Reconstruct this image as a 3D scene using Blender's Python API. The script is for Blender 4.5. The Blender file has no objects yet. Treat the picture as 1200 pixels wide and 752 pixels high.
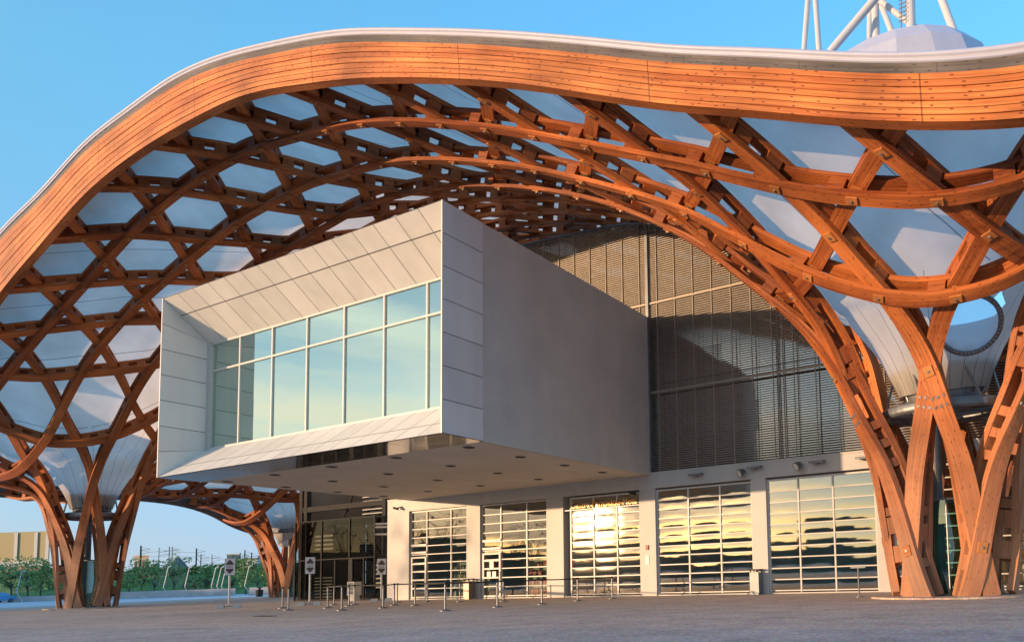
import bpy, math, random
import numpy as np
from mathutils import Vector, Matrix
random.seed(7); RNG = np.random.RandomState(5)
C = bpy.context.scene.collection
SC = bpy.context.scene
PI = math.pi

# ------------------------------------------------------------------ camera
EYE = 1.05
PPX, PPY, FL = 894.89, 611.26, 798.38          # principal point / focal length for a 1200 px wide frame
RM = np.array([[0.90954624, 0.05861466, 0.4114486],
               [0.41438116, -0.05205144, -0.90861373],
               [-0.03184159, 0.99692275, -0.071632]])
cam_d = bpy.data.cameras.new('camera'); cam = bpy.data.objects.new('camera', cam_d); C.objects.link(cam)
cam.matrix_world = Matrix.Translation((0, 0, EYE)) @ Matrix(RM.tolist()).to_4x4()
cam_d.sensor_fit = 'HORIZONTAL'; cam_d.sensor_width = 36; cam_d.lens = FL / 1200 * 36
cam_d.shift_x = (600 - PPX) / 1200; cam_d.shift_y = (PPY - 376) / 1200
cam_d.clip_start = 0.1; cam_d.clip_end = 4000
SC.camera = cam
def wray(u, v):
    d = RM @ np.array([u - PPX, -(v - PPY), -FL]); return d
def ground_at(u, depth):                        # ground point seen in direction u, 'depth' metres out
    d = wray(u, 690.); d = d / FL * depth; return float(d[0]), float(d[1])

# ------------------------------------------------------------------ light
SUN_AZ, SUN_EL = math.radians(38.8), math.radians(4.6)     # the sun stands behind the camera, to its left
SUN_DIR = Vector((-math.sin(SUN_AZ) * math.cos(SUN_EL), -math.cos(SUN_AZ) * math.cos(SUN_EL), math.sin(SUN_EL)))
SUN_POWER = 3.7; SKY_POWER = 0.15; EXPOSURE = 0.58
sd = bpy.data.lights.new('sun', 'SUN'); sd.energy = SUN_POWER; sd.angle = math.radians(0.6); sd.color = (1.0, 0.64, 0.36)
so = bpy.data.objects.new('sun', sd); C.objects.link(so)
so.rotation_euler = SUN_DIR.to_track_quat('Z', 'Y').to_euler()
W = bpy.data.worlds.new('World'); SC.world = W; W.use_nodes = True
nt = W.node_tree; N = nt.nodes; LK = nt.links; N.clear()
def wn(t, **k):
    n = N.new(t)
    for a, b in k.items(): setattr(n, a, b)
    return n
def wmath(op, a, b=None, clamp=False):
    n = N.new('ShaderNodeMath'); n.operation = op; n.use_clamp = clamp
    for i, q in enumerate((a, b)):
        if q is None: continue
        if isinstance(q, (int, float)): n.inputs[i].default_value = q
        else: LK.new(q, n.inputs[i])
    return n.outputs[0]
sky = wn('ShaderNodeTexSky', sky_type='NISHITA', sun_disc=False)
sky.sun_elevation = SUN_EL; sky.sun_rotation = math.atan2(SUN_DIR.x, SUN_DIR.y)
sky.altitude = 200; sky.air_density = 1.0; sky.dust_density = 0.6; sky.ozone_density = 1.6
tc = wn('ShaderNodeTexCoord'); sep = wn('ShaderNodeSeparateXYZ'); LK.new(tc.outputs['Generated'], sep.inputs[0])
up = wmath('MAXIMUM', sep.outputs[2], 0.0)
# blue of the clear sky away from the sun (twilight blue, paler towards the horizon)
hr = wn('ShaderNodeValToRGB'); LK.new(up, hr.inputs[0]); e = hr.color_ramp.elements
e[0].position = 0.0; e[0].color = (0.38, 0.56, 0.82, 1); e[1].position = 1.0; e[1].color = (0.06, 0.26, 0.72, 1)
for p_, c_ in ((0.07, (0.34, 0.57, 0.88, 1)), (0.22, (0.25, 0.62, 0.98, 1)), (0.5, (0.17, 0.59, 0.98, 1))):
    q = e.new(p_); q.color = c_
dotn = wn('ShaderNodeVectorMath', operation='DOT_PRODUCT'); LK.new(tc.outputs['Generated'], dotn.inputs[0]); dotn.inputs[1].default_value = SUN_DIR
toward = wmath('MULTIPLY', wmath('ADD', dotn.outputs['Value'], 1.0), 0.5)
antis = wmath('SUBTRACT', 1.0, wmath('POWER', toward, 1.6), True)
blue = wn('ShaderNodeVectorMath', operation='SCALE'); LK.new(hr.outputs[0], blue.inputs[0]); LK.new(wmath('MULTIPLY', wmath('ADD', wmath('MULTIPLY', antis, 0.8), 0.2), 6.0), blue.inputs['Scale'])
sks = wn('ShaderNodeVectorMath', operation='SCALE'); LK.new(sky.outputs[0], sks.inputs[0]); LK.new(wmath('ADD', wmath('MULTIPLY', wmath('POWER', toward, 3.0), 0.9), 0.12), sks.inputs['Scale'])
addc = wn('ShaderNodeVectorMath', operation='ADD'); LK.new(sks.outputs[0], addc.inputs[0]); LK.new(blue.outputs[0], addc.inputs[1])
# thin stretched clouds, stronger on the sunset side
mp = wn('ShaderNodeMapping'); LK.new(tc.outputs['Generated'], mp.inputs[0]); mp.inputs['Scale'].default_value = (1, 1, 5.5)
nz = wn('ShaderNodeTexNoise'); LK.new(mp.outputs[0], nz.inputs[0]); nz.inputs['Scale'].default_value = 2.2; nz.inputs['Detail'].default_value = 7; nz.inputs['Roughness'].default_value = 0.55
cr = wn('ShaderNodeValToRGB'); LK.new(nz.outputs[0], cr.inputs[0]); cr.color_ramp.elements[0].position = 0.44; cr.color_ramp.elements[1].position = 0.68
cf = wmath('MULTIPLY', cr.outputs[0], wmath('ADD', wmath('MULTIPLY', wmath('MAXIMUM', wmath('SUBTRACT', toward, 0.68), 0.0), 4.0), 0.004), True)
cc = wn('ShaderNodeMixRGB'); LK.new(toward, cc.inputs[0]); cc.inputs[1].default_value = (3.2, 3.6, 4.6, 1); 
cz = wn('ShaderNodeMixRGB'); LK.new(wmath('MULTIPLY', up, 3.2, True), cz.inputs[0]); cz.inputs[1].default_value = (7.8, 5.6, 3.5, 1); cz.inputs[2].default_value = (5.2, 5.4, 5.0, 1); LK.new(cz.outputs[0], cc.inputs[2])
mixc = wn('ShaderNodeMixRGB'); LK.new(cf, mixc.inputs[0]); LK.new(addc.outputs[0], mixc.inputs[1]); LK.new(cc.outputs[0], mixc.inputs[2])
bg = wn('ShaderNodeBackground'); bg.inputs['Strength'].default_value = SKY_POWER; LK.new(mixc.outputs[0], bg.inputs[0])
ow = wn('ShaderNodeOutputWorld'); LK.new(bg.outputs[0], ow.inputs[0])
SC.view_settings.view_transform = 'Standard'; SC.view_settings.look = 'None'; SC.view_settings.gamma = 1
SC.view_settings.exposure = EXPOSURE; SC.view_settings.use_curve_mapping = False
SC.render.engine = 'CYCLES'
SC.cycles.max_bounces = 8; SC.cycles.transparent_max_bounces = 12; SC.cycles.diffuse_bounces = 4
SC.cycles.sample_clamp_indirect = 6

# ------------------------------------------------------------------ materials
def mat(name, col, rough=0.6, metal=0.0, spec=0.5, noise=0.0, nscale=3.0, bump=0.0, bscale=40.0, alpha=None):
    m = bpy.data.materials.new(name); m.use_nodes = True
    t = m.node_tree; b = t.nodes['Principled BSDF']
    b.inputs['Base Color'].default_value = (*col, 1); b.inputs['Roughness'].default_value = rough
    b.inputs['Metallic'].default_value = metal; b.inputs['Specular IOR Level'].default_value = spec
    tcn = t.nodes.new('ShaderNodeTexCoord')
    if noise > 0:
        n = t.nodes.new('ShaderNodeTexNoise'); n.inputs['Scale'].default_value = nscale; n.inputs['Detail'].default_value = 6
        t.links.new(tcn.outputs['Object'], n.inputs[0])
        r = t.nodes.new('ShaderNodeValToRGB'); t.links.new(n.outputs[0], r.inputs[0])
        r.color_ramp.elements[0].position = 0.3; r.color_ramp.elements[1].position = 0.7
        r.color_ramp.elements[0].color = (*[c * (1 - noise) for c in col], 1)
        r.color_ramp.elements[1].color = (*[min(1, c * (1 + noise)) for c in col], 1)
        t.links.new(r.outputs[0], b.inputs['Base Color'])
    if bump > 0:
        n = t.nodes.new('ShaderNodeTexNoise'); n.inputs['Scale'].default_value = bscale; n.inputs['Detail'].default_value = 3
        t.links.new(tcn.outputs['Object'], n.inputs[0])
        bp = t.nodes.new('ShaderNodeBump'); bp.inputs['Strength'].default_value = bump; bp.inputs['Distance'].default_value = 0.02
        t.links.new(n.outputs[0], bp.inputs['Height']); t.links.new(bp.outputs[0], b.inputs['Normal'])
    return m

def wood_mat(name, c1, c2, lam=0.0, lamw=0.02, weather=0.0, knots=1.0, joint=0.0):
    """laminated larch: UV.x metres along the grain, UV.y metres across"""
    m = bpy.data.materials.new(name); m.use_nodes = True
    t = m.node_tree; nn = t.nodes; L = t.links; b = nn['Principled BSDF']; b.inputs['Roughness'].default_value = 0.55
    b.inputs['Specular IOR Level'].default_value = 0.3
    def mth(op, a, bb=None, clamp=False):
        n = nn.new('ShaderNodeMath'); n.operation = op; n.use_clamp = clamp
        for i, q in enumerate((a, bb)):
            if q is None: continue
            if isinstance(q, (int, float)): n.inputs[i].default_value = q
            else: L.new(q, n.inputs[i])
        return n.outputs[0]
    uv = nn.new('ShaderNodeUVMap'); mp = nn.new('ShaderNodeMapping'); L.new(uv.outputs[0], mp.inputs[0]); mp.inputs['Scale'].default_value = (0.5, 14, 1)
    oi = nn.new('ShaderNodeObjectInfo')
    n1 = nn.new('ShaderNodeTexNoise'); L.new(mp.outputs[0], n1.inputs[0]); n1.inputs['Scale'].default_value = 1.0; n1.inputs['Detail'].default_value = 6
    mp2 = nn.new('ShaderNodeMapping'); L.new(uv.outputs[0], mp2.inputs[0]); mp2.inputs['Scale'].default_value = (0.11, 1.3, 1)
    n2 = nn.new('ShaderNodeTexNoise'); L.new(mp2.outputs[0], n2.inputs[0]); n2.inputs['Scale'].default_value = 1.0; n2.inputs['Detail'].default_value = 3
    f = mth('ADD', mth('MULTIPLY', n1.outputs[0], 0.62), mth('MULTIPLY', n2.outputs[0], 0.55))
    f = mth('ADD', f, mth('MULTIPLY', oi.outputs['Random'], 0.24))
    r = nn.new('ShaderNodeValToRGB'); L.new(f, r.inputs[0]); r.color_ramp.elements[0].position = 0.48; r.color_ramp.elements[1].position = 0.86
    r.color_ramp.elements[0].color = (*c1, 1); r.color_ramp.elements[1].color = (*c2, 1)
    col = r.outputs[0]
    tco = nn.new('ShaderNodeTexCoord'); nst_ = nn.new('ShaderNodeTexNoise'); L.new(tco.outputs['Object'], nst_.inputs[0]); nst_.inputs['Scale'].default_value = 0.35; nst_.inputs['Detail'].default_value = 7
    rst = nn.new('ShaderNodeMapRange'); rst.inputs[1].default_value = .38; rst.inputs[2].default_value = .66; rst.inputs[3].default_value = 1.12; rst.inputs[4].default_value = .62; L.new(nst_.outputs[0], rst.inputs[0])
    vst = nn.new('ShaderNodeVectorMath'); vst.operation = 'SCALE'; L.new(col, vst.inputs[0]); L.new(rst.outputs[0], vst.inputs['Scale']); col = vst.outputs[0]
    # knots
    mp3 = nn.new('ShaderNodeMapping'); L.new(uv.outputs[0], mp3.inputs[0]); mp3.inputs['Scale'].default_value = (2.6, 6.5, 1)
    vo = nn.new('ShaderNodeTexVoronoi'); L.new(mp3.outputs[0], vo.inputs[0]); vo.inputs['Scale'].default_value = 1.0; vo.voronoi_dimensions = '2D'
    kn = mth('LESS_THAN', vo.outputs['Distance'], 0.13)
    sel = nn.new('ShaderNodeSeparateColor'); L.new(vo.outputs['Color'], sel.inputs[0])
    kn = mth('MULTIPLY', kn, mth('GREATER_THAN', sel.outputs[0], 0.45))
    mk = nn.new('ShaderNodeMixRGB'); L.new(mth('MULTIPLY', kn, 0.75 * knots), mk.inputs[0]); L.new(col, mk.inputs[1]); mk.inputs[2].default_value = (c1[0] * 0.35, c1[1] * 0.25, c1[2] * 0.25, 1)
    col = mk.outputs[0]
    sp = nn.new('ShaderNodeSeparateXYZ'); L.new(uv.outputs[0], sp.inputs[0])
    if lam > 0:
        g = mth('ABSOLUTE', mth('SUBTRACT', mth('FRACT', mth('DIVIDE', sp.outputs[1], lam)), 0.5))
        g = mth('GREATER_THAN', g, 0.5 - lamw)
        ml = nn.new('ShaderNodeMixRGB'); L.new(mth('MULTIPLY', g, 0.55), ml.inputs[0]); L.new(col, ml.inputs[1]); ml.inputs[2].default_value = (c1[0] * 0.3, c1[1] * 0.25, c1[2] * 0.2, 1)
        col = ml.outputs[0]
    if joint > 0:
        g = mth('ABSOLUTE', mth('SUBTRACT', mth('FRACT', mth('DIVIDE', sp.outputs[0], joint)), 0.5))
        g = mth('GREATER_THAN', g, 0.4975)
        ml = nn.new('ShaderNodeMixRGB'); L.new(mth('MULTIPLY', g, 0.7), ml.inputs[0]); L.new(col, ml.inputs[1]); ml.inputs[2].default_value = (c1[0] * 0.3, c1[1] * 0.25, c1[2] * 0.2, 1)
        col = ml.outputs[0]
    if weather > 0:
        tcn = nn.new('ShaderNodeTexCoord'); s3 = nn.new('ShaderNodeSeparateXYZ'); L.new(tcn.outputs['Object'], s3.inputs[0])
        n3 = nn.new('ShaderNodeTexNoise'); L.new(tcn.outputs['Object'], n3.inputs[0]); n3.inputs['Scale'].default_value = 0.7; n3.inputs['Detail'].default_value = 5
        w = mth('SUBTRACT', 1.0, mth('DIVIDE', mth('ADD', s3.outputs[2], mth('MULTIPLY', n3.outputs[0], 5.0)), 9.5), True)
        mw = nn.new('ShaderNodeMixRGB'); L.new(mth('MULTIPLY', w, weather), mw.inputs[0]); L.new(col, mw.inputs[1]); mw.inputs[2].default_value = (0.42, 0.29, 0.20, 1)
        col = mw.outputs[0]
    L.new(col, b.inputs['Base Color'])
    bp = nn.new('ShaderNodeBump'); bp.inputs['Strength'].default_value = 0.35; bp.inputs['Distance'].default_value = 0.01
    L.new(n1.outputs[0], bp.inputs['Height']); L.new(bp.outputs[0], b.inputs['Normal'])
    return m

M = {}
M['beam'] = wood_mat('larch_beam', (0.20, 0.046, 0.013), (0.64, 0.20, 0.055), lam=0.115, lamw=0.035, weather=0.6, knots=0.8)
M['fascia'] = wood_mat('larch_fascia', (0.40, 0.095, 0.020), (0.86, 0.32, 0.09), weather=0.0, knots=1.0, joint=7.6)
M['grey_board'] = wood_mat('weathered_board', (0.10, 0.085, 0.075), (0.26, 0.22, 0.19), knots=0.8, joint=3.4)
M['plate'] = wood_mat('bolt_block_wood', (0.36, 0.12, 0.035), (0.58, 0.25, 0.08), knots=0.2)
M['bolt'] = mat('bolt_steel', (0.45, 0.43, 0.40), 0.35, 0.9)
M['white'] = mat('white_paint', (0.55, 0.53, 0.50), 0.5, noise=0.04, nscale=1.5)
M['clad'] = mat('white_cladding_panel', (0.72, 0.70, 0.655), 0.42, noise=0.03, nscale=0.8)
M['joint'] = mat('panel_joint', (0.10, 0.09, 0.085), 0.8)
M['render'] = mat('grey_render', (0.56, 0.535, 0.475), 0.85, noise=0.07, nscale=0.7, bump=0.2, bscale=60)
M['soffit'] = mat('soffit_render', (0.62, 0.58, 0.51), 0.8, noise=0.06, nscale=0.5)
M['steel'] = mat('grey_steel', (0.13, 0.14, 0.145), 0.45, 0.6, noise=0.2, nscale=2)
M['galv'] = mat('galvanised_steel', (0.22, 0.235, 0.25), 0.45, 0.6, noise=0.15, nscale=3)
M['post'] = mat('stanchion_steel', (0.24, 0.24, 0.25), 0.45, 0.6)
M['dark'] = mat('dark_steel', (0.040, 0.040, 0.042), 0.75, 0.0, spec=0.15, noise=0.2)
M['black'] = mat('black_rubber', (0.02, 0.02, 0.02), 0.7)
M['gutter'] = mat('white_gutter_metal', (0.50, 0.53, 0.66), 0.45, 0.0, noise=0.03)
M['tube'] = mat('white_tube_paint', (0.62, 0.62, 0.64), 0.4)
M['mullion'] = mat('bronze_mullion', (0.36, 0.31, 0.25), 0.5, 0.2)
M['slat'] = mat('louvre_slat', (0.34, 0.30, 0.26), 0.5, 0.25, noise=0.15)
M['frame_w'] = mat('white_frame', (0.60, 0.58, 0.54), 0.4)
M['interior'] = mat('interior_plaster', (0.42, 0.38, 0.32), 0.9)
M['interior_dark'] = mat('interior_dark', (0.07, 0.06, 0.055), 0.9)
M['concrete'] = mat('pale_concrete', (0.42, 0.41, 0.41), 0.9, noise=0.12, nscale=0.8, bump=0.3, bscale=20)

def membrane_mat():
    m = bpy.data.materials.new('roof_membrane'); m.use_nodes = True
    t = m.node_tree; nn = t.nodes; L = t.links; nn.clear()
    def mth(op, a, bb=None, clamp=False):
        n = nn.new('ShaderNodeMath'); n.operation = op; n.use_clamp = clamp
        for i, q in enumerate((a, bb)):
            if q is None: continue
            if isinstance(q, (int, float)): n.inputs[i].default_value = q
            else: L.new(q, n.inputs[i])
        return n.outputs[0]
    uv = nn.new('ShaderNodeUVMap'); sp = nn.new('ShaderNodeSeparateXYZ'); L.new(uv.outputs[0], sp.inputs[0])
    g = mth('ABSOLUTE', mth('SUBTRACT', mth('FRACT', sp.outputs[0]), 0.5))
    g = mth('GREATER_THAN', g, mth('SUBTRACT', 0.5, sp.outputs[1]))
    tcn = nn.new('ShaderNodeTexCoord'); nz = nn.new('ShaderNodeTexNoise'); L.new(tcn.outputs['Object'], nz.inputs[0]); nz.inputs['Scale'].default_value = 0.5; nz.inputs['Detail'].default_value = 6
    r = nn.new('ShaderNodeValToRGB'); L.new(nz.outputs[0], r.inputs[0]); r.color_ramp.elements[0].color = (0.72, 0.66, 0.59, 1); r.color_ramp.elements[1].color = (0.93, 0.87, 0.79, 1)
    r.color_ramp.elements[0].position = 0.3; r.color_ramp.elements[1].position = 0.65
    mx = nn.new('ShaderNodeMixRGB'); L.new(mth('MULTIPLY', g, 0.65), mx.inputs[0]); L.new(r.outputs[0], mx.inputs[1]); mx.inputs[2].default_value = (0.12, 0.12, 0.13, 1)
    d = nn.new('ShaderNodeBsdfDiffuse'); L.new(mx.outputs[0], d.inputs[0])
    tr = nn.new('ShaderNodeBsdfTranslucent'); L.new(mx.outputs[0], tr.inputs[0])
    ms = nn.new('ShaderNodeMixShader'); ms.inputs[0].default_value = 0.60; L.new(d.outputs[0], ms.inputs[1]); L.new(tr.outputs[0], ms.inputs[2])
    o = nn.new('ShaderNodeOutputMaterial'); L.new(ms.outputs[0], o.inputs[0]); return m
M['membrane'] = membrane_mat()

def glass_mat(name, tint, refl, fac, rough=0.0, wave=0.0, wscale=1.5, wdist=0.02):
    """window glass: a mirror coat over tinted see-through glass"""
    m = bpy.data.materials.new(name); m.use_nodes = True
    t = m.node_tree; nn = t.nodes; L = t.links; nn.clear()
    g = nn.new('ShaderNodeBsdfGlossy'); g.inputs['Color'].default_value = (*refl, 1); g.inputs['Roughness'].default_value = rough
    tr = nn.new('ShaderNodeBsdfTransparent'); tr.inputs['Color'].default_value = (*tint, 1)
    fr = nn.new('ShaderNodeFresnel'); fr.inputs['IOR'].default_value = 1.5
    ad = nn.new('ShaderNodeMath'); ad.operation = 'ADD'; ad.use_clamp = True; L.new(fr.outputs[0], ad.inputs[0]); ad.inputs[1].default_value = fac
    ms = nn.new('ShaderNodeMixShader'); L.new(ad.outputs[0], ms.inputs[0]); L.new(tr.outputs[0], ms.inputs[1]); L.new(g.outputs[0], ms.inputs[2])
    if wave > 0:
        tcn = nn.new('ShaderNodeTexCoord'); nz = nn.new('ShaderNodeTexNoise'); L.new(tcn.outputs['Object'], nz.inputs[0]); nz.inputs['Scale'].default_value = wscale; nz.inputs['Detail'].default_value = 1
        bp = nn.new('ShaderNodeBump'); bp.inputs['Strength'].default_value = wave; bp.inputs['Distance'].default_value = wdist
        L.new(nz.outputs[0], bp.inputs['Height']); L.new(bp.outputs[0], g.inputs['Normal'])
    o = nn.new('ShaderNodeOutputMaterial'); L.new(ms.outputs[0], o.inputs[0]); return m
M['door_glass'] = glass_mat('door_glass', (0.66, 0.68, 0.56), (1.0, 0.93, 0.82), 0.32, 0.035, 0.25, 1.2, 0.012)
M['shop_glass'] = glass_mat('shop_glass', (0.80, 0.86, 0.74), (1.0, 0.93, 0.82), 0.20, 0.02, 0.25, 1.2, 0.012)
M['gallery_glass'] = glass_mat('gallery_glass', (0.50, 0.78, 0.66), (0.84, 1.0, 0.90), 0.55, 0.0, 0.25, 0.5, 0.02)
M['screen_glass'] = glass_mat('screen_glass', (0.30, 0.28, 0.26), (0.92, 0.88, 0.82), 0.5, 0.06, 0.15, 0.8, 0.01)
M['green_glass'] = glass_mat('green_glass', (0.50, 0.80, 0.74), (0.85, 1.0, 0.97), 0.10, 0.0)
M['tower_glass'] = glass_mat('tower_glass', (0.55, 0.56, 0.52), (0.45, 0.45, 0.42), 0.0, 0.0)
def film_mat():
    m = bpy.data.materials.new('pale_blue_film'); m.use_nodes = True; t = m.node_tree; nn = t.nodes; L = t.links; nn.clear()
    tr = nn.new('ShaderNodeBsdfTranslucent'); tr.inputs[0].default_value = (.92, .97, 1.0, 1); tp = nn.new('ShaderNodeBsdfTransparent'); tp.inputs[0].default_value = (.9, .96, 1, 1)
    ms = nn.new('ShaderNodeMixShader'); ms.inputs[0].default_value = .5; L.new(tr.outputs[0], ms.inputs[1]); L.new(tp.outputs[0], ms.inputs[2]); o = nn.new('ShaderNodeOutputMaterial'); L.new(ms.outputs[0], o.inputs[0]); return m
M['clear'] = film_mat()

def vary(m, amt):
    t = m.node_tree; b = t.nodes['Principled BSDF']; src = b.inputs['Base Color'].links[0].from_socket if b.inputs['Base Color'].links else None
    g = t.nodes.new('ShaderNodeNewGeometry'); mr = t.nodes.new('ShaderNodeMapRange'); mr.inputs[3].default_value = 1 - amt; mr.inputs[4].default_value = 1 + amt * .3; t.links.new(g.outputs['Random Per Island'], mr.inputs[0])
    tcn = t.nodes.new('ShaderNodeTexCoord'); mp = t.nodes.new('ShaderNodeMapping'); mp.inputs['Scale'].default_value = (1.3, 1.3, .12); t.links.new(tcn.outputs['Object'], mp.inputs[0]); n = t.nodes.new('ShaderNodeTexNoise'); n.inputs['Scale'].default_value = 1.0; n.inputs['Detail'].default_value = 8; t.links.new(mp.outputs[0], n.inputs[0])
    m2 = t.nodes.new('ShaderNodeMapRange'); m2.inputs[1].default_value = .35; m2.inputs[2].default_value = .7; m2.inputs[3].default_value = 1.0; m2.inputs[4].default_value = 1 - amt; t.links.new(n.outputs[0], m2.inputs[0])
    mm = t.nodes.new('ShaderNodeMath'); mm.operation = 'MULTIPLY'; t.links.new(mr.outputs[0], mm.inputs[0]); t.links.new(m2.outputs[0], mm.inputs[1])
    v = t.nodes.new('ShaderNodeVectorMath'); v.operation = 'SCALE'; t.links.new(mm.outputs[0], v.inputs['Scale'])
    if src: t.links.new(src, v.inputs[0])
    else: v.inputs[0].default_value = b.inputs['Base Color'].default_value[:3]
    t.links.new(v.outputs[0], b.inputs['Base Color'])
for k_, a_ in (('clad', .09), ('render', .06), ('soffit', .05), ('white', .06), ('gutter', .08), ('tube', .06)): vary(M[k_], a_)

# ------------------------------------------------------------------ mesh helpers
class MB:
    def __init__(s): s.v = []; s.f = []; s.uv = []; s.mi = []
    def quad(s, pts, uvs=None, m=0):
        i = len(s.v); s.v += [tuple(map(float, p)) for p in pts]; s.f.append(tuple(range(i, i + len(pts))))
        s.uv.append(uvs if uvs else [(p[0] + p[1], p[2]) for p in pts]); s.mi.append(m)
    def box(s, x0, x1, y0, y1, z0, z1, m=0):
        s.obox((x0, y0, z0), (x1 - x0, 0, 0), (0, y1 - y0, 0), (0, 0, z1 - z0), m)
    def obox(s, o, a, b, c, m=0):
        o, a, b, c = (np.array(q, float) for q in (o, a, b, c))
        P = [o, o + a, o + a + b, o + b, o + c, o + a + c, o + a + b + c, o + b + c]
        la, lb, lc = (float(np.linalg.norm(q)) for q in (a, b, c))
        r = random.random() * 9
        for f, (p, q) in (((0, 3, 2, 1), (lb, la)), ((4, 5, 6, 7), (la, lb)), ((0, 1, 5, 4), (la, lc)), ((2, 3, 7, 6), (la, lc)), ((1, 2, 6, 5), (lb, lc)), ((3, 0, 4, 7), (lb, lc))):
            s.quad([P[k] for k in f], [(r, 0), (r + p, 0), (r + p, q), (r, q)], m)
    def cbox(s, c, hx, hy, hz, m=0):
        s.box(c[0] - hx, c[0] + hx, c[1] - hy, c[1] + hy, c[2] - hz, c[2] + hz, m)
    def tube(s, p0, p1, r, r1=None, n=10, m=0, caps=True):
        p0 = Vector(p0); p1 = Vector(p1); d = (p1 - p0); L = d.length; d = d.normalized()
        a = d.orthogonal().normalized(); b = d.cross(a); r1 = r if r1 is None else r1
        A = [p0 + (a * math.cos(2 * PI * k / n) + b * math.sin(2 * PI * k / n)) * r for k in range(n)]
        B = [p1 + (a * math.cos(2 * PI * k / n) + b * math.sin(2 * PI * k / n)) * r1 for k in range(n)]
        for k in range(n):
            j = (k + 1) % n; s.quad([A[k], A[j], B[j], B[k]], [(0, k * .1), (0, k * .1 + .1), (L, k * .1 + .1), (L, k * .1)], m)
        if caps: s.quad(A[::-1], None, m); s.quad(B, None, m)
    def path(s, pts, r, n=8, m=0):
        for a, b in zip(pts[:-1], pts[1:]): s.tube(a, b, r, n=n, m=m)
    def ring(s, c, R, r, n=40, k=8, m=0, sy=1.0):
        P = [[(c[0] + (R + r * math.cos(2 * PI * j / k)) * math.cos(2 * PI * i / n), c[1] + (R + r * math.cos(2 * PI * j / k)) * math.sin(2 * PI * i / n) * sy, c[2] + r * math.sin(2 * PI * j / k)) for j in range(k)] for i in range(n)]
        for i in range(n):
            for j in range(k):
                i2 = (i + 1) % n; j2 = (j + 1) % k; s.quad([P[i][j], P[i2][j], P[i2][j2], P[i][j2]], None, m)
    def lathe(s, c, prof, n=24, m=0, sy=1.0, a0=0, a1=2 * PI):
        for (r0, z0), (r1, z1) in zip(prof[:-1], prof[1:]):
            for i in range(n):
                t0 = a0 + (a1 - a0) * i / n; t1 = a0 + (a1 - a0) * (i + 1) / n
                q = [(c[0] + r * math.cos(t), c[1] + r * math.sin(t) * sy, c[2] + z) for r, z, t in ((r0, z0, t0), (r0, z0, t1), (r1, z1, t1), (r1, z1, t0))]
                s.quad(q, None, m)
    def build(s, name, mats, parent=None, smooth=False, merge=False):
        me = bpy.data.meshes.new(name); me.from_pydata(s.v, [], s.f)
        ul = me.uv_layers.new(name='UVMap'); flat = np.array([c for f in s.uv for q in f for c in (float(q[0]), float(q[1]))], dtype=np.float32)
        ul.data.foreach_set('uv', flat)
        mats = mats if isinstance(mats, (list, tuple)) else [mats]
        for q in mats: me.materials.append(M[q] if isinstance(q, str) else q)
        if len(mats) > 1: me.polygons.foreach_set('material_index', s.mi)
        if merge or smooth:
            import bmesh
            bm = bmesh.new(); bm.from_mesh(me); bmesh.ops.remove_doubles(bm, verts=bm.verts, dist=1e-4)
            bm.to_mesh(me); bm.free()
        if smooth: me.polygons.foreach_set('use_smooth', [True] * len(me.polygons))
        me.update()
        o = bpy.data.objects.new(name, me); C.objects.link(o)
        if parent: o.parent = parent
        return o
def tag(o, label, cat, group=None):
    o['label'] = label; o['category'] = cat
    if group: o['group'] = group
    return o
def thing(name, label, cat, loc=(0, 0, 0), rz=0, group=None):
    o = bpy.data.objects.new(name, None); C.objects.link(o); o.location = loc; o.rotation_euler = (0, 0, rz)
    return tag(o, label, cat, group)
def struct(o, kind='structure'): o['kind'] = kind; return o
def dup(root, loc, rz, label):
    def cp(o, par):
        c = o.copy(); C.objects.link(c)
        if par: c.parent = par
        for ch in o.children: cp(ch, c)
        return c
    r = cp(root, None); r.location = loc; r.rotation_euler = (0, 0, rz); r['label'] = label; return r

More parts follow.
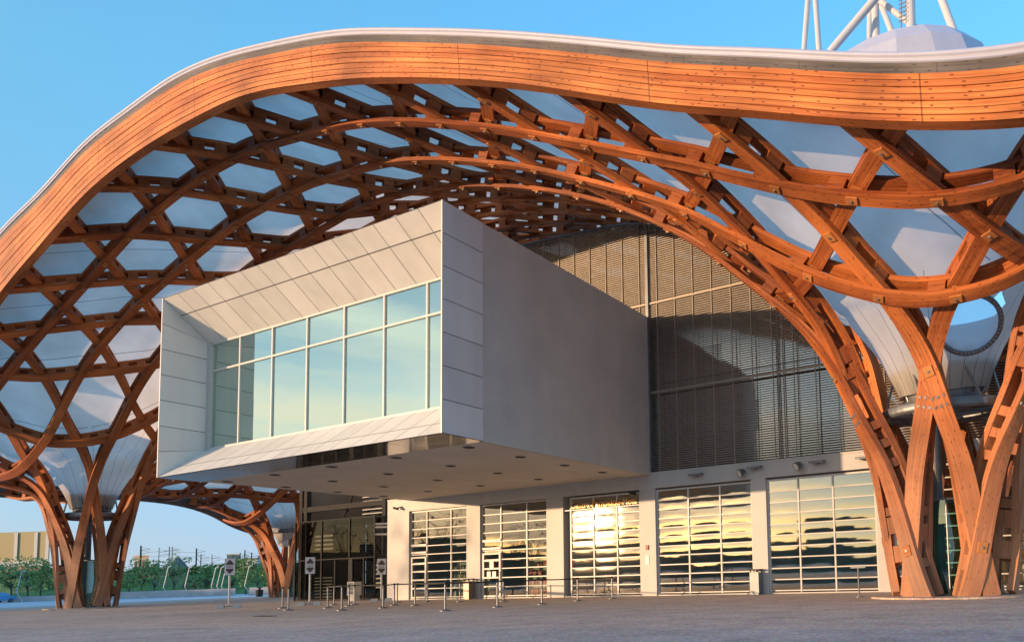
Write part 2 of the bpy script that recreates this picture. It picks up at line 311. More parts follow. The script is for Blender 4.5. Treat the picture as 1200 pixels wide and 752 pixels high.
# ------------------------------------------------------------------ ground
def ground_mat(name, c1, c2, grain=1.0):
    m = bpy.data.materials.new(name); m.use_nodes = True; t = m.node_tree; nn = t.nodes; L = t.links; b = nn['Principled BSDF']
    b.inputs['Roughness'].default_value = 0.85
    tcn = nn.new('ShaderNodeTexCoord')
    n1 = nn.new('ShaderNodeTexNoise'); L.new(tcn.outputs['Object'], n1.inputs[0]); n1.inputs['Scale'].default_value = 0.22; n1.inputs['Detail'].default_value = 8; n1.inputs['Roughness'].default_value = 0.65
    n2 = nn.new('ShaderNodeTexVoronoi'); L.new(tcn.outputs['Object'], n2.inputs[0]); n2.inputs['Scale'].default_value = 26
    n3 = nn.new('ShaderNodeTexNoise'); L.new(tcn.outputs['Object'], n3.inputs[0]); n3.inputs['Scale'].default_value = 9; n3.inputs['Detail'].default_value = 5
    r = nn.new('ShaderNodeValToRGB'); L.new(n1.outputs[0], r.inputs[0]); r.color_ramp.elements[0].position = 0.35; r.color_ramp.elements[1].position = 0.65
    r.color_ramp.elements[0].color = (*c1, 1); r.color_ramp.elements[1].color = (*c2, 1)
    mu = nn.new('ShaderNodeMixRGB'); mu.blend_type = 'MULTIPLY'; mu.inputs[0].default_value = 0.55 * grain; L.new(r.outputs[0], mu.inputs[1]); L.new(n2.outputs['Color'], mu.inputs[2])
    hs = nn.new('ShaderNodeHueSaturation'); hs.inputs['Saturation'].default_value = 0.75; hs.inputs['Value'].default_value = 1.35; L.new(mu.outputs[0], hs.inputs['Color'])
    m2 = nn.new('ShaderNodeMixRGB'); m2.blend_type = 'OVERLAY'; m2.inputs[0].default_value = 0.6; L.new(hs.outputs[0], m2.inputs[1]); L.new(n3.outputs[0], m2.inputs[2])
    L.new(m2.outputs[0], b.inputs['Base Color'])
    n4 = nn.new('ShaderNodeTexNoise'); L.new(tcn.outputs['Object'], n4.inputs[0]); n4.inputs['Scale'].default_value = 0.9; n4.inputs['Detail'].default_value = 9; n4.inputs['Roughness'].default_value = 0.7
    r4 = nn.new('ShaderNodeMapRange'); r4.inputs[1].default_value = .42; r4.inputs[2].default_value = .66; r4.inputs[3].default_value = 1.05; r4.inputs[4].default_value = .72; L.new(n4.outputs[0], r4.inputs[0])
    v5 = nn.new('ShaderNodeTexVoronoi'); v5.feature = 'DISTANCE_TO_EDGE'; v5.inputs['Scale'].default_value = .11; nd = nn.new('ShaderNodeVectorMath'); nd.operation = 'ADD'; sc_ = nn.new('ShaderNodeVectorMath'); sc_.operation = 'SCALE'; sc_.inputs['Scale'].default_value = 1.6; L.new(n3.outputs['Color'], sc_.inputs[0]); L.new(tcn.outputs['Object'], nd.inputs[0]); L.new(sc_.outputs[0], nd.inputs[1]); L.new(nd.outputs[0], v5.inputs[0])
    lt5 = nn.new('ShaderNodeMapRange'); lt5.inputs[1].default_value = 0.0; lt5.inputs[2].default_value = .006; lt5.inputs[3].default_value = .62; lt5.inputs[4].default_value = 1.0; L.new(v5.outputs[0], lt5.inputs[0])
    mm = nn.new('ShaderNodeMath'); mm.operation = 'MULTIPLY'; L.new(r4.outputs[0], mm.inputs[0]); L.new(lt5.outputs[0], mm.inputs[1])
    vs = nn.new('ShaderNodeVectorMath'); vs.operation = 'SCALE'; L.new(m2.outputs[0], vs.inputs[0]); L.new(mm.outputs[0], vs.inputs['Scale']); L.new(vs.outputs[0], b.inputs['Base Color'])
    bp = nn.new('ShaderNodeBump'); bp.inputs['Strength'].default_value = 0.6; bp.inputs['Distance'].default_value = 0.01
    L.new(n3.outputs[0], bp.inputs['Height']); L.new(bp.outputs[0], b.inputs['Normal']); return m
M['piazza'] = ground_mat('piazza_asphalt', (0.48, 0.335, 0.25), (0.58, 0.415, 0.315))
M['road'] = ground_mat('cool_asphalt', (0.41, 0.315, 0.28), (0.49, 0.385, 0.345))
M['path'] = ground_mat('pale_paving', (0.40, 0.41, 0.44), (0.48, 0.48, 0.50), 0.3)
M['soil'] = mat('far_ground', (0.13, 0.14, 0.09), 0.95, noise=0.3, nscale=0.05)
M['grass'] = mat('grass', (0.075, 0.17, 0.04), 0.95, noise=0.4, nscale=0.3)
def sheet(name, pts, z, m):
    b = MB(); b.quad([(x, y, z) for x, y in pts], [(x, y) for x, y in pts]); return struct(b.build(name, m))
sheet('ground', [(-2500, -2500), (2500, -2500), (2500, 2500), (-2500, 2500)], -0.012, 'soil')
sheet('piazza', [(-66.5, -60), (30, -60), (30, 60), (-74, 60), (-86, 46)], -0.004, 'piazza')
sheet('road', [(-120, -60), (40, -60), (40, 12.0), (0, 11.6), (-30, 10.2), (-120, 6)], 0.0, 'road')
sheet('path', [(-86, 46), (-74, 60), (-78, 78), (-150, 96), (-260, 60), (-200, -30), (-120, -6), (-66.5, 10)], -0.008, 'path')

# ------------------------------------------------------------------ roof surface
KY = 0.65; UX = 4.43; HY = 3.805                      # plan: y is worked in y' = y/KY, where the lattice is regular
RC = (-3.75, 23.4); LC = (RC[0] - 13 * UX, 23.4); FC = (RC[0] - 14.5 * UX, RC[1] + 7 * HY * KY)
YE = 14.62                                            # plane of the front edge beam
def herm(xk, yk):
    xk = np.array(xk, float); yk = np.array(yk, float); h = np.diff(xk); d = np.diff(yk) / h
    m = np.zeros(len(xk)); m[0] = d[0]; m[-1] = d[-1]
    for i in range(1, len(xk) - 1):
        m[i] = 0 if d[i - 1] * d[i] <= 0 else 2 * d[i - 1] * d[i] / (d[i - 1] + d[i])
    def f(x):
        x = np.clip(np.asarray(x, float), xk[0], xk[-1]); i = np.clip(np.searchsorted(xk, x) - 1, 0, len(xk) - 2)
        t = (x - xk[i]) / h[i]
        return (2 * t**3 - 3 * t**2 + 1) * yk[i] + (t**3 - 2 * t**2 + t) * h[i] * m[i] + (-2 * t**3 + 3 * t**2) * yk[i + 1] + (t**3 - t**2) * h[i] * m[i + 1]
    return f
G0 = herm([-2, 0, 1.5, 3, 5, 7, 9, 12, 15, 18, 21, 25, 30], [11.3, 11.33, 11.45, 11.9, 12.7, 13.6, 14.65, 15.95, 17.0, 17.97, 18.86, 19.7, 20.23])
DF = herm([2.0, 2.15, 2.3, 2.6, 3.2, 4, 5, 6.5, 8.5, 11, 14, 18, 22], [11.5, 10.3, 9.0, 7.25, 5.7, 4.0, 3.0, 2.3, 1.4, .77, .4, .12, 0])
DM = herm([1.2, 1.5, 1.8, 2.3, 3, 4, 5.5, 8, 11, 14, 18, 22], [6.6, 5.7, 4.9, 4.25, 3.65, 3.0, 2.3, 1.5, .77, .4, .12, 0])
def sst(x, a, b):
    t = np.clip((x - a) / (b - a), 0, 1); return t * t * (3 - 2 * t)
def rho(x, y, c): return np.hypot(x - c[0], (y - c[1]) / KY)
FBX = [-48.2, -43.8, -39.9, -36.2, -32.9, -29.8, -27.0, -24.5, -22.1, -19.9, -16.0, -12.7, -11.2, -8.5, -6.1, -4.0, -2.1, -0.4]
FBZ = [16.3, 17.9, 19.2, 19.8, 20.0, 20.0, 19.7, 19.1, 18.5, 17.8, 16.4, 15.0, 14.3, 13.1, 12.2, 11.3, 10.7, 10.2]
FTX = [-48.5, -43.8, -39.6, -35.6, -32.8, -29.5, -26.5, -22.1, -19.9, -16.0, -12.7, -9.8, -8.5, -6.1, -4.0, -1.2, -0.3]
FTZ = [18.9, 20.0, 21.2, 21.6, 21.8, 21.5, 20.9, 19.8, 19.0, 17.5, 16.1, 14.8, 14.2, 13.3, 12.4, 11.5, 11.3]
fb = herm([-66, -60, -54] + FBX + [1.5, 4, 8, 12], [10.9, 11.2, 13.6] + FBZ + [10.0, 10.3, 11.6, 13.4])
ft = herm([-66, -60, -54] + FTX + [1.5, 4, 8, 12], [12.6, 13.4, 16.4] + FTZ + [11.1, 11.4, 12.8, 14.6])
def smooth_curve(f, bw):
    xx = np.arange(-66, 12.01, 0.25); yy = f(xx); out = []
    for x in xx:
        w = np.exp(-((xx - x) / bw) ** 2); A = np.stack([np.ones_like(xx), xx - x, (xx - x) ** 2], 1); out.append(np.linalg.lstsq(A * w[:, None], yy * w, rcond=None)[0][0])
    return lambda q: np.interp(q, xx, out)
fb = smooth_curve(fb, 3.2); ft = smooth_curve(ft, 3.2)
def Gs(x, y):
    t = np.clip((RC[1] - 1.2 - y) / 7.6, 0, 1) * 3.6
    sR = np.abs(x - (RC[0] + t)); sL = x - (LC[0] - t * 0.6)
    sm = np.minimum(sR, np.abs(sL))
    g = G0(np.sqrt(sm * sm + 0.25))
    left = 11.3 - 1.9 * sst(-sL, 1.0, 9.0)
    w = sst(-sL, -1.0, 2.0)
    return g * (1 - w) + left * w
def base(x, y, D=DF):
    g = Gs(x, y)
    rise = 0.27 * np.maximum(y - 22.2, 0) * sst(x, -60, -42) * sst(RC[0] - x, 2, 12)
    rise = np.where(rise > 6, 6 + (rise - 6) * 0.5, rise)
    return g + rise - D(rho(x, y, RC)) - D(rho(x, y, LC)) - D(rho(x, y, FC))
A1D = [(-56.5, 13.4), (-53.7, 14.4), (-49.1, 16.3), (-46.3, 17.4), (-44.4, 18.1), (-43.0, 18.7), (-38.8, 19.8), (-35.2, 20.3), (-31.9, 20.3), (-28.9, 20.0), (-26.1, 19.6), (-23.6, 19.0), (-21.2, 18.2), (-19.0, 17.4), (-17.0, 16.6), (-15.1, 15.7), (-13.3, 14.9), (-11.7, 14.1), (-10.1, 13.4), (-8.7, 12.7), (-7.3, 12.0), (-6.1, 11.4), (-4.9, 11.0), (-3.7, 10.6), (-2.6, 10.4), (-1.6, 10.2), (-0.6, 10.1)]
A2D = [(-63.9, 8.6), (-59.8, 9.5), (-56.5, 11.2), (-55.1, 12.9), (-52.5, 14.7), (-50.0, 16.0), (-47.6, 17.0), (-45.3, 17.7), (-43.0, 18.3), (-40.1, 19.1), (-36.4, 19.8), (-33.0, 20.0), (-29.8, 19.9), (-26.9, 19.6), (-24.2, 19.0), (-21.7, 18.2), (-19.4, 17.4), (-17.3, 16.5), (-15.3, 15.5), (-13.3, 14.5), (-10.4, 12.7), (-8.3, 11.1), (-7.0, 10.2), (-5.1, 9.3), (-2.8, 8.7), (-0.8, 8.9)]
A3D = [(-57.0, 9.5), (-54.6, 12.0), (-52.6, 13.9), (-37.0, 19.4), (-33.5, 19.9), (-30.3, 20.1), (-27.3, 19.8), (-24.5, 19.2), (-21.9, 18.5), (-19.4, 17.6), (-17.7, 16.9), (-14.1, 14.8), (-11.8, 13.0), (-9.4, 10.9), (-8.0, 9.1), (-6.7, 6.6)]
rowy = [YE, 17.26, 19.73, 22.2]
rowd = [[(x, z + 0.38) for x, z in zip(FBX, FBZ)], A1D, A2D, A3D]
XR = np.arange(-80, 16, 0.5); RES = []
for yy, dd in zip(rowy, rowd):
    dx = np.array([a for a, _ in dd]); dz = np.array([b for _, b in dd]) - base(dx, np.full(len(dx), yy))
    xs = np.arange(dx.min(), dx.max() + .01, 0.25); o_ = np.argsort(dx); rr = np.interp(xs, dx[o_], dz[o_])
    row = []
    for x in XR:
        w = np.exp(-((xs - np.clip(x, xs[0], xs[-1])) / 1.3) ** 2); row.append((w * rr).sum() / w.sum())
    RES.append(row)
RES = np.array(RES)
def resid(x, y):
    x = np.asarray(x, float); y = np.asarray(y, float)
    R4 = [np.interp(x, XR, r) for r in RES]
    out = np.zeros_like(x * y)
    yk = rowy
    t = np.clip(y, yk[0], yk[-1])
    out = np.where(t < yk[1], R4[0] + (R4[1] - R4[0]) * (t - yk[0]) / (yk[1] - yk[0]),
          np.where(t < yk[2], R4[1] + (R4[2] - R4[1]) * (t - yk[1]) / (yk[2] - yk[1]),
                   R4[2] + (R4[3] - R4[2]) * (t - yk[2]) / (yk[3] - yk[2])))
    out = out * (1 - sst(y, 24, 34))
    r = np.minimum(np.minimum(rho(x, y, RC), rho(x, y, LC)), rho(x, y, FC))
    return out * sst(r, 2.2, 3.6) * (1 - sst(-x, 64, 70))
def surf(x, y): return base(x, y) + resid(x, y)
def msurf(x, y): return base(x, y, DM) + resid(x, y)
def rmin(x, y): return np.minimum(np.minimum(rho(x, y, RC), rho(x, y, LC)), rho(x, y, FC))
def inside(x, y):
    xl = -72.5 - 0.10 * (y - 41) - 2.0 * (y < 0)
    return (y > YE + 0.12) & (x > xl) & (x < 11.5) & (y < 54)
def normal_p(x, y, f=surf, h=0.12):
    gx = (f(x + h, y) - f(x - h, y)) / (2 * h); gy = (f(x, y + h * KY) - f(x, y - h * KY)) / (2 * h)
    n = np.stack([-gx, -gy, np.ones_like(gx)], -1); return n / np.linalg.norm(n, axis=-1, keepdims=True)

roof = thing('timber_roof', 'sweeping woven timber lattice roof with white membrane on flared timber columns', 'roof')
def frames(P):
    T = np.gradient(P, axis=0); T /= np.linalg.norm(T, axis=1, keepdims=True) + 1e-9; return T
def sweep(mb, P, Nn, w, t, off, m=0):
    """P in primed coords; rectangular section w x t, centre raised by off along the normal"""
    Q = P + Nn * off[:, None]; T = frames(Q)
    S = np.cross(T, Nn); S /= np.linalg.norm(S, axis=1, keepdims=True); N2 = np.cross(S, T)
    cs = [Q + S * (a * w / 2)[:, None] + N2 * (b * t / 2)[:, None] for a, b in ((-1, -1), (1, -1), (1, 1), (-1, 1))]
    cs = [c * np.array([1, KY, 1]) for c in cs]
    L = np.concatenate([[0], np.cumsum(np.linalg.norm(np.diff(Q, axis=0), axis=1))]) + random.random() * 50
    vo = random.random() * 7
    for k in range(4):
        a, b = cs[k], cs[(k + 1) % 4]; e0 = vo + k * 1.3
        for i in range(len(Q) - 1):
            wd = (w if k % 2 == 0 else t)
            mb.quad([a[i], b[i], b[i + 1], a[i + 1]], [(L[i], e0), (L[i], e0 + wd[i]), (L[i + 1], e0 + wd[i + 1]), (L[i + 1], e0)], m)
    for i in (0, -1): mb.quad([c[i] for c in cs], [(0, 0), (.1, 0), (.1, .1), (0, .1)], m)
def pblock(mb, c, T, S, Nn, l, w, t, m=0):
    sc = np.array([1, KY, 1]); o = c - T * l / 2 - S * w / 2 - Nn * t / 2
    mb.obox(o * sc, T * l * sc, S * w * sc, Nn * t * sc, m)
def line_pts(p0, d, s0, s1):
    s = np.arange(s0, s1, 0.06); P = p0[None, :] + s[:, None] * d[None, :]; return s, P
WN = 0.50; TK = 0.15
def make_line(fam, p0, d, vstep, v0, s0, s1):
    """fam 0,1,2 = stacking order; p0,d in primed plan; vertices at s = v0 + n*vstep"""
    s, P2 = line_pts(p0, d, s0, s1); x = P2[:, 0]; y = P2[:, 1] * KY
    z = surf(x, y); ok = inside(x, y) & (rmin(x, y) > 2.0) & (z > -0.3)
    runs = []; i = 0
    while i < len(s):
        if ok[i]:
            j = i
            while j + 1 < len(s) and ok[j + 1]: j += 1
            if s[j] - s[i] > 1.2: runs.append((i, j))
            i = j + 1
        else: i += 1
    for (i, j) in runs:
        ss = s[i:j + 1]; xx = x[i:j + 1]; yy = y[i:j + 1]; zz = z[i:j + 1]
        P = np.stack([xx, yy / KY, zz], -1); Nn = normal_p(xx, yy); r = rmin(xx, yy)
        # thin out samples by arc length and turning
        L = np.concatenate([[0], np.cumsum(np.linalg.norm(np.diff(P, axis=0), axis=1))])
        tgt = [0.0]
        n = max(4, int(L[-1] / 0.42)); tg = np.linspace(0, L[-1], n)
        f = lambda a: np.interp(tg, L, a)
        P = np.stack([f(P[:, k]) for k in range(3)], -1)
        Nn = np.stack([f(Nn[:, k]) for k in range(3)], -1); Nn /= np.linalg.norm(Nn, axis=1, keepdims=True)
        for _ in range(2):
            Nn[1:-1] = (Nn[:-2] + 2 * Nn[1:-1] + Nn[2:]) / 4; Nn /= np.linalg.norm(Nn, axis=1, keepdims=True)
            P[1:-1] = P[1:-1] * 0.5 + (P[:-2] + P[2:]) * 0.25
        r = f(r); sg = f(ss)
        w = np.interp(r, [2.0, 3.0, 4.5, 7, 12], [0.62, 0.60, 0.58, 0.55, WN]); t = np.interp(r, [2.0, 4.0, 8], [0.23, 0.21, TK])
        fo = fam * np.interp(r, [2, 4, 7], [0.06, 0.19, 0.16]); up_ = np.interp(r, [2.0, 3.5, 7], [0.58, 0.62, 0.50])
        mb = MB(); o = np.full(len(r), 1.0)
        sweep(mb, P, Nn, w, t, fo); sweep(mb, P, Nn, w * 0.94, t, fo + up_)
        T = frames(P); S = np.cross(T, Nn); S /= np.linalg.norm(S, axis=1, keepdims=True); N2 = np.cross(S, T)
        # spacer blocks and bolt plates at the crossings
        ks = np.arange(math.ceil((sg.min() - v0) / vstep), math.floor((sg.max() - v0) / vstep) + 1)
        order = np.argsort(sg)
        arc = np.concatenate([[0], np.cumsum(np.linalg.norm(np.diff(P, axis=0), axis=1))])
        def at_arc(a):
            g = lambda q: np.array([np.interp(a, arc, q[:, k]) for k in range(3)])
            N_ = g(N2); N_ /= np.linalg.norm(N_); T_ = g(T); T_ /= np.linalg.norm(T_)
            return g(P), T_, np.cross(T_, N_), N_, float(np.interp(a, arc, w)), float(np.interp(a, arc, t)), float(np.interp(a, arc, fo)), float(np.interp(a, arc, up_))
        for k in ks:
            a0 = float(np.interp(v0 + k * vstep, sg[order], arc[order]))
            for da in ((-0.56,) if fam == 0 else (-0.56, 0.56)):
                a = a0 + da
                if a < 0.3 or a > arc[-1] - 0.3: continue
                p, T_, S_, N_, w_, t_, f_, u_ = at_arc(a)
                pblock(mb, p + N_ * (f_ + u_ / 2), T_, S_, N_, 0.58 if fam else 0.5, w_ * 0.86, u_ - t_ - 0.004)
            if 0.3 < a0 < arc[-1] - 0.3:
                p, T_, S_, N_, w_, t_, f_, u_ = at_arc(a0)
                if p[0] > -50 and p[1] * KY < 36:
                    c = p + N_ * (f_ - t_ / 2 - 0.025)
                    pblock(mb, c, T_, S_, N_, 0.34, 0.30, 0.05, 1)
                    pblock(mb, c - N_ * 0.045, T_, S_, N_, 0.07, 0.07, 0.04, 2)
        # ladder blocks and bolt rows on the legs
        lo = np.where(r < 4.2)[0]
        if len(lo):
            for e_ in ((0, 1) if r[0] < 4.2 or r[-1] < 4.2 else ()):
                end0 = (e_ == 0)
                if (r[0] if end0 else r[-1]) > 4.2: continue
                for hgt in (1.2, 2.9, 4.6, 5.3, 6.0, 8.0):
                    a = hgt if end0 else arc[-1] - hgt
                    if a < 0 or a > arc[-1]: continue
                    p, T_, S_, N_, w_, t_, f_, u_ = at_arc(a)
                    pblock(mb, p + N_ * (f_ + u_ / 2), T_, S_, N_, 0.30, w_ * 0.8, u_ - t_ - 0.004)
                if p[0] > -20:
                    for hgt in (6.35, 6.65):
                        a = hgt if end0 else arc[-1] - hgt
                        p, T_, S_, N_, w_, t_, f_, u_ = at_arc(a)
                        for q in (-0.3, 0, 0.3):
                            pblock(mb, p + S_ * q * w_ + N_ * (f_ - t_ / 2 - 0.012), T_, S_, N_, 0.085, 0.085, 0.03, 2)
        mb.build('beam', ['beam', 'plate', 'bolt'], roof)
NB0 = len(roof.children)
RCp = np.array([RC[0], RC[1] / KY])
for j in range(-3, 12):                               # family A: parallel to the front edge
    yp = RCp[1] + (j + 0.5) * HY
    if yp * KY < YE + .3 or yp * KY > 54: continue
    v0 = (UX * 0.5 + 2.215 * (j + 0.5)) % 2.215
    make_line(0, np.array([RCp[0], yp]), np.array([1.0, 0.0]), UX / 2, v0, -76, 16)
ln = math.hypot(UX / 2, HY)
for i in range(-30, 16):                              # families B and C: the two diagonals
    for fam, sgn in ((1, 1), (2, -1)):
        d = np.array([sgn * UX / 2, HY]) / ln
        make_line(fam, np.array([RCp[0] + UX * (i + 0.5), RCp[1]]), d, ln / 2, 0.0, -16, 50)
# ---- membrane, stretched above the upper beams and pulled down to the collars
XS = np.arange(-74.5, 12.3, 0.4); YS = np.arange(YE + 0.25, 54.3, 0.26)
X, Y = np.meshgrid(XS, YS, indexing='ij'); keep = np.ones_like(X, bool)
RIN = 1.5
for c in (RC, LC, FC):
    r = rho(X, Y, c); ins = r < RIN; deep = r < RIN - 0.75; f = np.where(ins, RIN / np.maximum(r, 1e-6), 1)
    X = c[0] + (X - c[0]) * f; Y = c[1] + (Y - c[1]) * f; keep &= ~deep
Z = msurf(X, Y); Nm = normal_p(X, Y, msurf)
thick = np.interp(rmin(X, Y), [1.5, 3, 6, 10], [1.1, 1.1, 1.1, 1.05])
MX = X + Nm[..., 0] * thick * np.interp(rmin(X, Y), [2, 6], [0, 1]); MY = Y + Nm[..., 1] * thick * KY * np.interp(rmin(X, Y), [2, 6], [0, 1]); MZ = Z + thick * np.where(rmin(X, Y) < 4, 1, Nm[..., 2])
WIN = None
def member_uv(x, y):
    return None
mb = MB(); nx, ny = X.shape
# oval window in the membrane of the near column
HOLE_PX = (1140, 382, 37, 33)
def proj(p):
    c = RM.T @ (np.array(p, float) - np.array([0, 0, EYE])); return PPX + FL * c[0] / -c[2], PPY - FL * c[1] / -c[2]
cand = []
for i_ in range(MX.shape[0]):
    if not -7 < X[i_, 0] < 2: continue
    for j_ in range(MX.shape[1]):
        if rmin(MX[i_, j_], MY[i_, j_]) < 8 and keep[i_, j_]:
            pu, pv = proj((MX[i_, j_], MY[i_, j_], MZ[i_, j_]))
            if abs(pu - 1140) < 16 and abs(pv - 383) < 16: cand.append((MY[i_, j_], i_, j_))
cand.sort(); _, wi, wj = cand[0]
WC = np.array([MX[wi, wj], MY[wi, wj], MZ[wi, wj]])
_g = normal_p(np.array([X[wi, wj]]), np.array([Y[wi, wj]]), msurf)[0]; WNN = np.array([_g[0], _g[1] / KY, _g[2]]); WNN = -WNN / np.linalg.norm(WNN)
print('window', WC, WNN)
idx = -np.ones((nx, ny), int); V = []; 
inside_m = inside(MX, MY + 0.3) & keep
for i in range(nx):
    for j in range(ny):
        if keep[i, j]: idx[i, j] = len(V); V.append((MX[i, j], MY[i, j], MZ[i, j]))
F = []; UVs = []; Mi = []
CEN = np.array([RC, LC, FC])
best = 1e9
for i in range(nx - 1):
    for j in range(ny - 1):
        q = [(i, j), (i + 1, j), (i + 1, j + 1), (i, j + 1)]
        if any(idx[a] < 0 for a in q): continue
        x = X[i, j]; y = Y[i, j]
        if x < -73.2 - 0.10 * (y - 41): continue
        p = np.array([MX[i, j], MY[i, j], MZ[i, j]])
        if p[1] < WC[1] + 1.3 and np.linalg.norm((p - WC) - WNN * np.dot(p - WC, WNN)) < 0.86: continue
        F.append([idx[a] for a in q])
        rr = [rho(x, y, c) for c in CEN]; c = CEN[int(np.argmin(rr))]
        if min(rr) < 5.5:
            an = [math.atan2((Y[a] - c[1]) / KY, X[a] - c[0]) for a in q]
            an = [a_ + (2 * PI if an[0] - a_ > PI else (-2 * PI if a_ - an[0] > PI else 0)) for a_ in an]
            rad = max(min(rr), 0.8)
            UVs += [(a_ * 24 / (2 * PI), 0.014 * 24 / (2 * PI * rad)) for a_ in an]
        else:
            for a in q:
                e_ = ((Y[a] / KY) * (UX / 2) - X[a] * HY) / ln / (ln * 1.0) + 0.13
                UVs.append((e_, 0.006))
me = bpy.data.meshes.new('membrane'); me.from_pydata(V, [], F); ul = me.uv_layers.new(name='UVMap')
ul.data.foreach_set('uv', np.array(UVs, dtype=np.float32).ravel()); me.materials.append(M['membrane'])
me.polygons.foreach_set('use_smooth', [True] * len(me.polygons)); me.update()
mo = bpy.data.objects.new('membrane', me); C.objects.link(mo); mo.parent = roof
# ---- front edge beam: seven bent planks, grey weathered boards above, white gutter roll
xe = np.arange(-60, 12.01, 0.5); zb = fb(xe); zt = ft(xe)
arc = np.concatenate([[0], np.cumsum(np.hypot(np.diff(xe), np.diff(zb)))])
mb = MB(); NP = 7
for k in range(NP):
    g0, g1 = k / NP, (k + 1) / NP
    za = zb + (zt - zb) * g0 + 0.007; zc = zb + (zt - zb) * g1 - 0.007
    yo = YE - 0.008 * (k % 2) - 0.012 * k
    sh = random.random() * 20
    for i in range(len(xe) - 1):
        p = [(xe[i], yo, za[i]), (xe[i + 1], yo, za[i + 1]), (xe[i + 1], yo, zc[i + 1]), (xe[i], yo, zc[i])]
        w_ = (zc - za)
        mb.quad(p, [(arc[i], k * 3.7), (arc[i + 1], k * 3.7), (arc[i + 1], k * 3.7 + w_[i + 1]), (arc[i], k * 3.7 + w_[i])])
        for zz, dy in ((za, 0), (zc, 0)):
            mb.quad([(xe[i], yo, zz[i]), (xe[i], YE + .1, zz[i]), (xe[i + 1], YE + .1, zz[i + 1]), (xe[i + 1], yo, zz[i + 1])], [(arc[i], 5), (arc[i], 5.1), (arc[i + 1], 5.1), (arc[i + 1], 5)])
edge = mb.build('edge_beam', 'fascia', roof)
mb = MB()
def strip(mb, ya, za, yb, zb_, m=0, v=0):
    for i in range(len(xe) - 1):
        mb.quad([(xe[i], ya, za[i]), (xe[i + 1], ya, za[i + 1]), (xe[i + 1], yb, zb_[i + 1]), (xe[i], yb, zb_[i])], [(arc[i], v), (arc[i + 1], v), (arc[i + 1], v + .3), (arc[i], v + .3)], m)
strip(mb, YE + .08, zb + .02, YE + .08, zt); strip(mb, YE + .30, zb - .02, YE + .30, zt); strip(mb, YE - 0.0, zb - .02, YE + .30, zb - .02, v=1.1)
mb.build('backing_beam', 'beam', edge)
mb = MB(); strip(mb, YE - .06, zt + .0, YE - .06, zt + .24); strip(mb, YE - .06, zt + .24, YE + .2, zt + .24); strip(mb, YE - .06, zt, YE + .1, zt, v=1)
mb.build('trim_board', 'grey_board', edge)
mb = MB(); prof = [(0.0, .245), (-.10, .25), (-.12, .34), (-.06, .40), (-.03, .46), (-.12, .48), (-.15, .60), (-.08, .76), (.15, .90), (.5, .98), (.9, 1.0), (1.6, .9)]
for (a0, b0), (a1, b1) in zip(prof[:-1], prof[1:]): strip(mb, YE + a0, zt + .245 + (b0 - .245) * .5, YE + a1, zt + .245 + (b1 - .245) * .5)
mb.build('gutter', 'gutter', edge, smooth=True)
# ---- left side edge board
mb = MB(); ys = np.arange(YE + .2, 54, 0.6); xl = -73.0 - 0.10 * (ys - 41); zl = surf(xl, ys)
for i in range(len(ys) - 1):
    for (dx0, dz0, dx1, dz1) in ((0, -.25, 0, 1.5), (.2, -.25, .2, 1.5), (0, -.25, .2, -.25), (0, 1.5, .2, 1.5)):
        mb.quad([(xl[i] + dx0, ys[i], zl[i] + dz0), (xl[i + 1] + dx0, ys[i + 1], zl[i + 1] + dz0), (xl[i + 1] + dx1, ys[i + 1], zl[i + 1] + dz1), (xl[i] + dx1, ys[i], zl[i] + dz1)], [(i * .6, 0), (i * .6 + .6, 0), (i * .6 + .6, 1.7), (i * .6, 1.7)])
mb.build('side_board', 'grey_board', roof)
